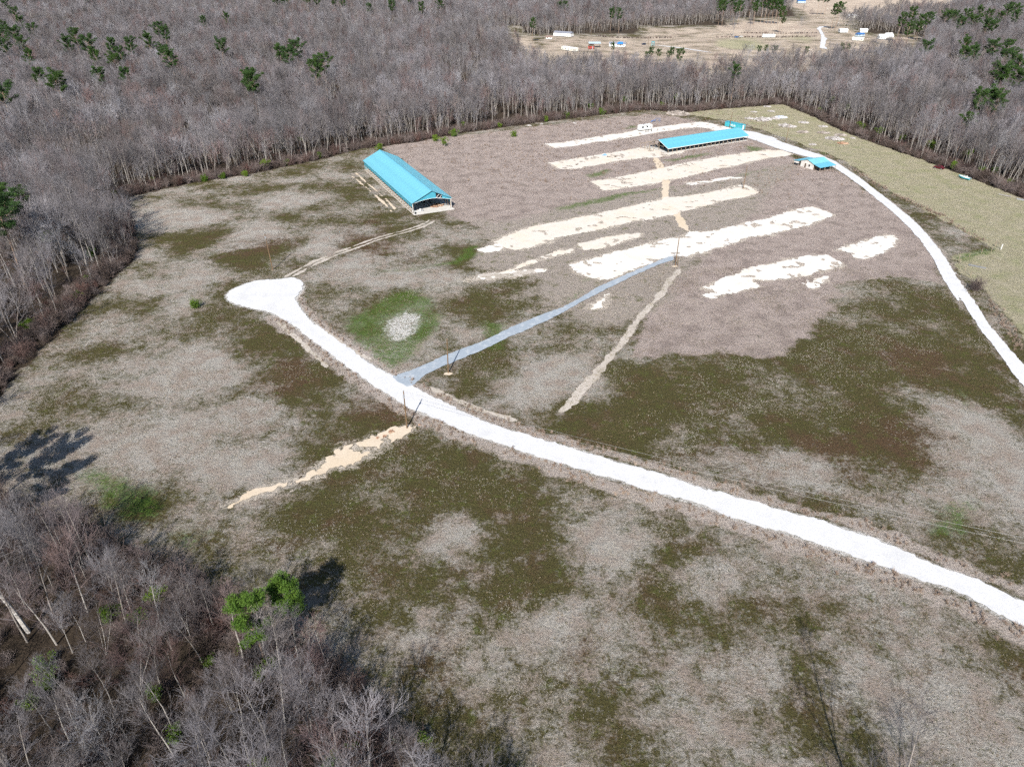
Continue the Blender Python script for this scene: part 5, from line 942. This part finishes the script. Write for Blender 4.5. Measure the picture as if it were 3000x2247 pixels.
# tree forms
near_forms = []
spec = [dict(H=17,spread=.42,clear=.36,n1=14,n2=6,n3=5,n4=3), dict(H=17,spread=.40,clear=.30,n1=15,n2=6,n3=5,n4=3,up=.16), dict(H=15,spread=.50,clear=.25,n1=14,n2=7,n3=5,n4=3),
        dict(H=14,spread=.46,clear=.22,n1=9,n2=6,n3=5,n4=3,stems=2), dict(H=18,spread=.38,clear=.42,n1=13,n2=7,n3=5,n4=3), dict(H=13,spread=.50,clear=.18,n1=8,n2=6,n3=5,n4=3,stems=3,r0=.13),
        dict(H=16,spread=.48,clear=.3,n1=13,n2=7,n3=5,n4=3,lean=.12,up=.06), dict(H=15,spread=.52,clear=.28,n1=13,n2=6,n3=5,n4=3,up=.05,droop=.06)]
for i, s in enumerate(spec):
    t_, c_ = bare_tree(200+i, tw=.0125, **s); near_forms.append((t_.mesh("trunk", M['bark']), c_.mesh("crown", M['twig']), s['H']))
far_forms = []
fspec = [dict(H=18,spread=.36,clear=.42), dict(H=18,spread=.40,clear=.36,up=.15), dict(H=17,spread=.44,clear=.32), dict(H=19,spread=.34,clear=.46), dict(H=17,spread=.42,clear=.34,stems=2), dict(H=16,spread=.48,clear=.28)]
def joined(name, t_, c_, m0, m1):
    V = t_.v+c_.v; b = len(t_.v); F = t_.f+[tuple(i+b for i in f) for f in c_.f]; me = bpy.data.meshes.new(name); me.from_pydata(V, [], F); me.materials.append(m0); me.materials.append(m1)
    me.polygons.foreach_set("material_index", [0]*len(t_.f)+[1]*len(c_.f)); me.update(); return me
for i, s in enumerate(fspec):
    two = s.get('stems', 1) == 2
    t_, c_ = bare_tree(300+i, tw=.027, n1=7 if two else 13, n2=4, n3=4, n4=2, r0=.19, **s); far_forms.append((joined("bare_tree_form", t_, c_, M['bark'], M['twig']), s['H']))

# the 300 bare trees that show largest stand as things of their own
pxs = tx/(.848*ty+.53*(90-8)); inview = (np.abs(pxs) < .735) & (ty > 44)
score = np.where(inview, th/np.maximum(dist, 1), 0)*np.where(ty > 250, 1.25, 1)
order = np.argsort(-score); own = order[:290]; rest = np.setdiff1d(np.arange(tx.size), own)
for j in own:
    x, y = float(tx[j]), float(ty[j]); f = near_forms[rnd.randrange(len(near_forms))]; sc_ = float(th[j])*17/f[2]*rnd.uniform(.92,1.05)
    e = empty("bare_tree", (x, y, 0), rnd.uniform(0, 6.28)); e.scale = (sc_*rnd.uniform(.9,1.1), sc_*rnd.uniform(.9,1.1), sc_)
    if y < 135 and x > -95: lb, g = "leafless grey tree in the thick woods below the shadowed green field corner", "bare trees of the near woods"
    elif x < -60: lb, g = "leafless grey tree in the woods beside the brushy field edge past the turnaround", "bare trees of the field-edge woods"
    elif x < 110: lb, g = "leafless tall tree in the woods behind the teal barn and trailer", "bare trees of the back woods"
    else: lb, g = "leafless tall tree in the woods along the pasture with the boat", "bare trees of the pasture woods"
    tag(e, lb, "tree", g); link("trunk", f[0], None, e); link("crown", f[1], None, e)

def scatter(name, pts, rz, scl, ix, forms, label, cat=None):
    """one object of many plants: points with a form, a turn and a size each"""
    cl_ = bpy.data.collections.new(name+"_forms")
    for i, me in enumerate(forms):
        o = bpy.data.objects.new("%s_form_%02d" % (name, i), me); cl_.objects.link(o)
    me = bpy.data.meshes.new(name); me.vertices.add(len(pts)); me.vertices.foreach_set("co", np.asarray(pts, np.float32).ravel())
    for nm, ty_, arr in (("turn", 'FLOAT', rz), ("size", 'FLOAT', scl), ("form", 'INT', ix)):
        a = me.attributes.new(nm, ty_, 'POINT'); a.data.foreach_set("value", np.asarray(arr, np.float32 if ty_ == 'FLOAT' else np.int32))
    me.update(); o = link(name, me)
    g = bpy.data.node_groups.new(name, 'GeometryNodeTree'); g.interface.new_socket("Geometry", in_out='INPUT', socket_type='NodeSocketGeometry'); g.interface.new_socket("Geometry", in_out='OUTPUT', socket_type='NodeSocketGeometry')
    N = g.nodes; Lk = g.links; gi = N.new("NodeGroupInput"); go = N.new("NodeGroupOutput"); iop = N.new("GeometryNodeInstanceOnPoints"); ci = N.new("GeometryNodeCollectionInfo")
    ci.inputs["Collection"].default_value = cl_; ci.inputs["Separate Children"].default_value = True; ci.inputs["Reset Children"].default_value = True
    def na(nm, t):
        n = N.new("GeometryNodeInputNamedAttribute"); n.data_type = t; n.inputs["Name"].default_value = nm; return n.outputs[0]
    cx = N.new("ShaderNodeCombineXYZ"); Lk.new(na("turn", 'FLOAT'), cx.inputs[2]); er = N.new("FunctionNodeEulerToRotation"); Lk.new(cx.outputs[0], er.inputs[0])
    Lk.new(gi.outputs[0], iop.inputs["Points"]); Lk.new(ci.outputs[0], iop.inputs["Instance"]); iop.inputs["Pick Instance"].default_value = True; Lk.new(na("form", 'INT'), iop.inputs["Instance Index"]); Lk.new(er.outputs[0], iop.inputs["Rotation"]); Lk.new(na("size", 'FLOAT'), iop.inputs["Scale"])
    Lk.new(iop.outputs[0], go.inputs[0]); md = o.modifiers.new("plants", 'NODES'); md.node_group = g
    tag(o, label, cat, kind="stuff"); return o
nr = len(rest); fi = rg.integers(0, len(far_forms), nr); closep = ty[rest] < 260
P3 = np.stack([tx[rest], ty[rest], np.zeros(nr)], 1); fh = np.array([f[1] for f in far_forms])[fi]
scatter("bare_woods", P3[~closep], rg.uniform(0, 6.28, (~closep).sum()), (th[rest]*17.5/fh)[~closep], fi[~closep], [f[0] for f in far_forms], "leafless grey winter woods stretching away beyond the fields", "woods")
if closep.sum():
    nfm = [joined_m for joined_m in []]
    cf = []
    for i, s in enumerate(spec[:4]):
        t_, c_ = bare_tree(400+i, tw=.0135, **s); cf.append((joined("bare_tree_form", t_, c_, M['bark'], M['twig']), s['H']))
    ci_ = rg.integers(0, 4, closep.sum()); ch = np.array([f[1] for f in cf])[ci_]
    scatter("field_woods", P3[closep], rg.uniform(0, 6.28, closep.sum()), th[rest][closep]*17/ch, ci_, [f[0] for f in cf], "leafless woods filling in behind the trees nearest the field", "woods")

# undergrowth: bramble along every wood edge and under the trees
ux, uy = [], []
for y0, y1, s, lim in ((36,140,2.1,60),(140,330,2.2,26),(330,520,2.4,24)):
    a, b = lattice(y0, y1, s); ux.append(a); uy.append(b)
ux = np.concatenate(ux); uy = np.concatenate(uy); us = -sdist(ux, uy, T['open_field'])
kp = (us > .3) & ((us < 9) | (rg.random(ux.size) < np.where(uy < 140, .34, .16))) & ~((uy < 60) & (ux > 14)) & (us < 70)
ux, uy, us = ux[kp], uy[kp], us[kp]; nu = ux.size
sf = [shrub(500+i, 2.4, 2.0, 34).mesh("bramble_form", M['bramble']) for i in range(5)]
scatter("undergrowth", np.stack([ux, uy, np.zeros(nu)], 1), rg.uniform(0, 6.28, nu), rg.uniform(.6,1.5,nu)*np.where(us < 8, 1.3, .9), rg.integers(0, 5, nu), sf, "brown leafless bramble and saplings massed along the wood edges", "undergrowth")

# pines: each one that stands out
pf = []
for i in range(5):
    t_, V_, F_2 = pine(600+i, H=24, crown=[.40,.34,.46,.38,.42][i], wid=[4.8,5.6,4.4,5.2,4.6][i], limbs=20, per=210, size=.55); pf.append((t_.mesh("trunk", M['pinebark']), meshof("crown", V_, F_2, M['needle'])))
def put_pine(x, y, s, lb, g, form=None, w=1.0):
    f = pf[rnd.randrange(5)] if form is None else form; e = empty("pine_tree", (x, y, 0), rnd.uniform(0, 6.28)); e.scale = (s*w, s*w, s); tag(e, lb, "tree", g); link("trunk", f[0], None, e); link("crown", f[1], None, e); return e
for (x, y), s in T['pines_w']: put_pine(x, y, s*rnd.uniform(.9,1.1), "dark green pine rising above the grey woods beyond the mossy field", "pines in the woods beyond the field", w=rnd.uniform(1.0,1.35))
for (x, y), s in T['pines_e']: put_pine(x, y, s*rnd.uniform(.9,1.1), "dark green pine in the woods beyond the pasture", "pines beyond the pasture", w=rnd.uniform(1.0,1.35))
for (x, y), s in T['pines_f']: put_pine(x, y, s*rnd.uniform(.9,1.1), "tall pine standing by the far fields and homes", "pines by the far fields", w=rnd.uniform(1.0,1.25))
t_, V_, F_2 = pine(650, H=14, crown=.55, wid=2.6, limbs=20, per=330, size=.33); npf = (t_.mesh("trunk", M['pinebark']), meshof("crown", V_, F_2, M['needle_near']))
t_, V_, F_2 = pine(651, H=12, crown=.6, wid=2.2, limbs=18, per=300, size=.33); npf2 = (t_.mesh("trunk", M['pinebark']), meshof("crown", V_, F_2, M['needle_near']))
for i, ((x, y), s) in enumerate(T['pines_n']):
    put_pine(x, y, s, ["bright green pine standing out of the grey woods beside its black shadow", "smaller dark pine tucked behind the bright green pine", "pine at the field edge casting the big shadow by the green grass", "second pine at the field edge among the shadowed brush", "third dark pine over the big shadow at the field edge"][i], "pines of the near woods", npf if i in (0,2,3,4) else npf2, 1.25 if i else 1.15)

# single trees: white-barked sycamore, lone far trees, the tall tree whose shadow lies on the grass
t_, c_ = bare_tree(701, H=24, spread=.42, clear=.45, n1=13, n2=7, n3=5, n4=4, tw=.014, lean=.10, r0=.34); e = empty("white_bark_tree", (T['syc'][0], T['syc'][1], 0), 2.2); tag(e, "big leaning tree with a white trunk in the near woods", "tree"); link("trunk", t_.mesh("trunk", M['palebark']), None, e); link("crown", c_.mesh("crown", M['twig']), None, e)
t_, c_ = bare_tree(702, H=27, spread=.40, clear=.28, n1=10, n2=6, n3=5, n4=3, tw=.014, stems=3, r0=.36); e = empty("tall_tree", (41.5, 34.0, 0), .6); tag(e, "tall many-stemmed bare tree throwing its shadow over the pale grass", "tree"); link("trunk", t_.mesh("trunk", M['bark']), None, e); link("crown", c_.mesh("crown", M['twig']), None, e)
for i, (x, y, s) in enumerate(T['lone']):
    f = near_forms[(2,5,3,6,0,7,2,5)[i % 8]]; e = empty("lone_tree", (x, y, 0), i); e.scale = (s*1.2, s*1.2, s); tag(e, ["bare tree in the clump beside the parked blue car", "second bare tree of the clump by the blue car", "third bare tree of the clump by the blue car", "lone bare tree on the far pale field", "slim bare tree behind the lone one on the far field", "bare tree beside the far driveway bend"][i], "tree"); link("trunk", f[0], None, e); link("crown", f[1], None, e)
# the dark bush by the fence
t_ = shrub(720, 4.2, 2.4, 70, .022); o = t_.build if False else None
e = empty("bare_bush", (140.3,197.0,0), 0); tag(e, "dark tangled leafless bush by the fence at the farm road", "bush"); link("branches", t_.mesh("branches", plain('dark_twigs', (.11,.085,.08), .95, .2)), None, e)

# evergreen shrubs, each bright enough to pick out
ev = []
for i in range(4):
    t_, V_, F_2 = leafy_bush(800+i, [2.6,3.4,2.2,3.0][i], [1.5,1.3,1.8,1.6][i]); ev.append((t_.mesh("stems", M['bark']), meshof("leaves", V_, F_2, M['holly'])))
for i, (x, y, s) in enumerate(T['ever']):
    f = ev[i % 4]; e = empty("evergreen_shrub", (x, y, 0), i*1.3); e.scale = (s, s, s*1.1)
    zn = 0 if y < 140 else 1 if x < -60 else 2 if x < 110 else 3
    tag(e, ["bright green leafy shrub glowing among the near grey woods", "green leafy shrub in the brown brush at the mossy field's edge", "green leafy shrub at the foot of the back woods", "green leafy shrub in the brush along the pasture woods"][zn], "shrub", ["green shrubs in the near woods", "green shrubs at the field edge", "green shrubs of the back woods", "green shrubs of the pasture woods"][zn]); link("stems", f[0], None, e); link("leaves", f[1], None, e)

# dry tufts over the near field
nt = 210000; d_ = rg.random(nt)**.8
qy = 44+(215-44)*d_; qx = rg.uniform(-1, 1, nt)*(.66*(.848*qy+48)+6); sf_ = sdist(qx, qy, T['open_field'])
bad = (sf_ < -.5) | (sdist(qx, qy, T['white_road']) > -.2) | (sdist(qx, qy, T['grey_road']) > -.1) | (sdist(qx, qy, T['farm_road']) > -.2)
for q in ('pad_long','pad_white','pad_east','sand_patch','washout','sand_swath','sand_near','pad_pole'): bad |= sdist(qx, qy, T[q]) > .2
cl2 = fbm(qx, qy, .16, 4, 61); bad |= rg.random(nt) > np.clip((cl2-.34)*3.2, .06, 1)
qx, qy = qx[~bad], qy[~bad]; nt = qx.size
def tuft(seed, mat, h=.28, n=9, w=.014):
    r = random.Random(seed); V = []; F = []
    for i in range(n):
        a = r.uniform(0, 2*PI); d = rot_about(Vector((0,0,1)), r.uniform(.2,1.1), a); b = Vector((r.gauss(0,.09), r.gauss(0,.09), -.01)); u = Vector((-math.sin(a), math.cos(a), 0))*w; k0 = len(V); L = h*r.uniform(.6,1.3)
        V += [(b-u)[:], (b+u)[:], (b+d*L*.6+u*.6)[:], (b+d*L*.6-u*.6)[:], (b+d*L+Vector((0,0,-.1*L)))[:]]; F += [(k0,k0+1,k0+2,k0+3), (k0+3,k0+2,k0+4)]
    return meshof("tuft_form", V, F, mat)
gm_ = [plain('straw_grass', (.36,.33,.285), .95, .2), plain('tan_grass', (.30,.245,.18), .95, .2), plain('moss_grass', (.085,.088,.03), .95, .25), plain('brown_grass', (.14,.10,.06), .95, .25)]
tf = [tuft(900+i, gm_[i % 4]) for i in range(8)]
pl = fbm(qx, qy, .055, 3, 99)+rg.normal(0,.12,nt)
ix = np.where(pl > .56, 0, np.where(pl > .48, 1, np.where(pl > .38, 2, 3)))+4*rg.integers(0, 2, nt)
scatter("field_grass", np.stack([qx, qy, np.zeros(nt)], 1), rg.uniform(0, 6.28, nt), rg.uniform(.4,1.05,nt), ix, tf, "tufts of dry and mossy grass covering the field", "grass")
# low hedge and weeds at the far field, weedy clumps by roads
hl = T['hedge']; hx, hy = [], []
for ln in hl:
    for a, b in zip(ln[:-1], ln[1:]):
        n = int(math.hypot(b[0]-a[0], b[1]-a[1])/1.6)
        for i in range(n): hx.append(a[0]+(b[0]-a[0])*i/n+rnd.gauss(0,.6)); hy.append(a[1]+(b[1]-a[1])*i/n+rnd.gauss(0,.8))
scatter("field_hedge", [(a, b, 0) for a, b in zip(hx, hy)], [rnd.uniform(0,6) for _ in hx], [rnd.uniform(.45,.9) for _ in hx], [rnd.randrange(5) for _ in hx], sf, "low dark hedge line along the far field and lane", "hedge")
# knee-high weeds on fence lines, ditch and pink ground
wx_, wy_ = [], []
for ln, n, sg in ((T['O']['fence'], 320, .9), (T['O']['fence2'], 90, .9), (T['z_verge_up'], 300, 1.0), (T['z_verge_low'], 420, 1.3)):
    for _ in range(n):
        i = rnd.randrange(len(ln)-1); t = rnd.random(); a, b = ln[i], ln[i+1]; wx_.append(a[0]+(b[0]-a[0])*t+rnd.gauss(0,sg)); wy_.append(a[1]+(b[1]-a[1])*t+rnd.gauss(0,sg))
for _ in range(2600):
    x, y = rnd.uniform(-60,150), rnd.uniform(285,465)
    wx_.append(x); wy_.append(y)
wx_ = np.array(wx_); wy_ = np.array(wy_); ok = (sdist(wx_, wy_, T['open_field']) > 1)
for q in ('white_road','farm_road','pad_trailer','pad_barn','pad_middle','pad_pole','pad_long','sand_strip','yard_gravel'): ok &= sdist(wx_, wy_, T[q]) < -.4
c_, s_ = math.cos(math.radians(29.57)), math.sin(math.radians(29.57)); lx = (wx_-77.45)*c_+(wy_-359.5)*s_; ly = -(wx_-77.45)*s_+(wy_-359.5)*c_; ok &= ~((lx > -8) & (lx < 56) & (ly > -1.5) & (ly < 16))
c_, s_ = math.cos(math.radians(25.44)), math.sin(math.radians(25.44)); lx = (wx_+38.36)*c_+(wy_-267.9)*s_; ly = -(wx_+38.36)*s_+(wy_-267.9)*c_; ok &= ~((lx > -5) & (lx < 17.5) & (ly > -4) & (ly < 71))
wd = fbm(wx_, wy_, .05, 3, 41); ok &= (wd > .46) | (wy_ < 285)
wx_, wy_ = wx_[ok], wy_[ok]; nw = wx_.size
wf = [shrub(950+i, .75, .6, 12, .012).mesh("weed_form", M['weed']) for i in range(3)]
scatter("dead_weeds", np.stack([wx_, wy_, np.zeros(nw)], 1), rg.uniform(0,6.28,nw), rg.uniform(.5,1.3,nw), rg.integers(0,3,nw), wf, "knee-high dead brown weeds along fences, road verges and pads", "weeds")
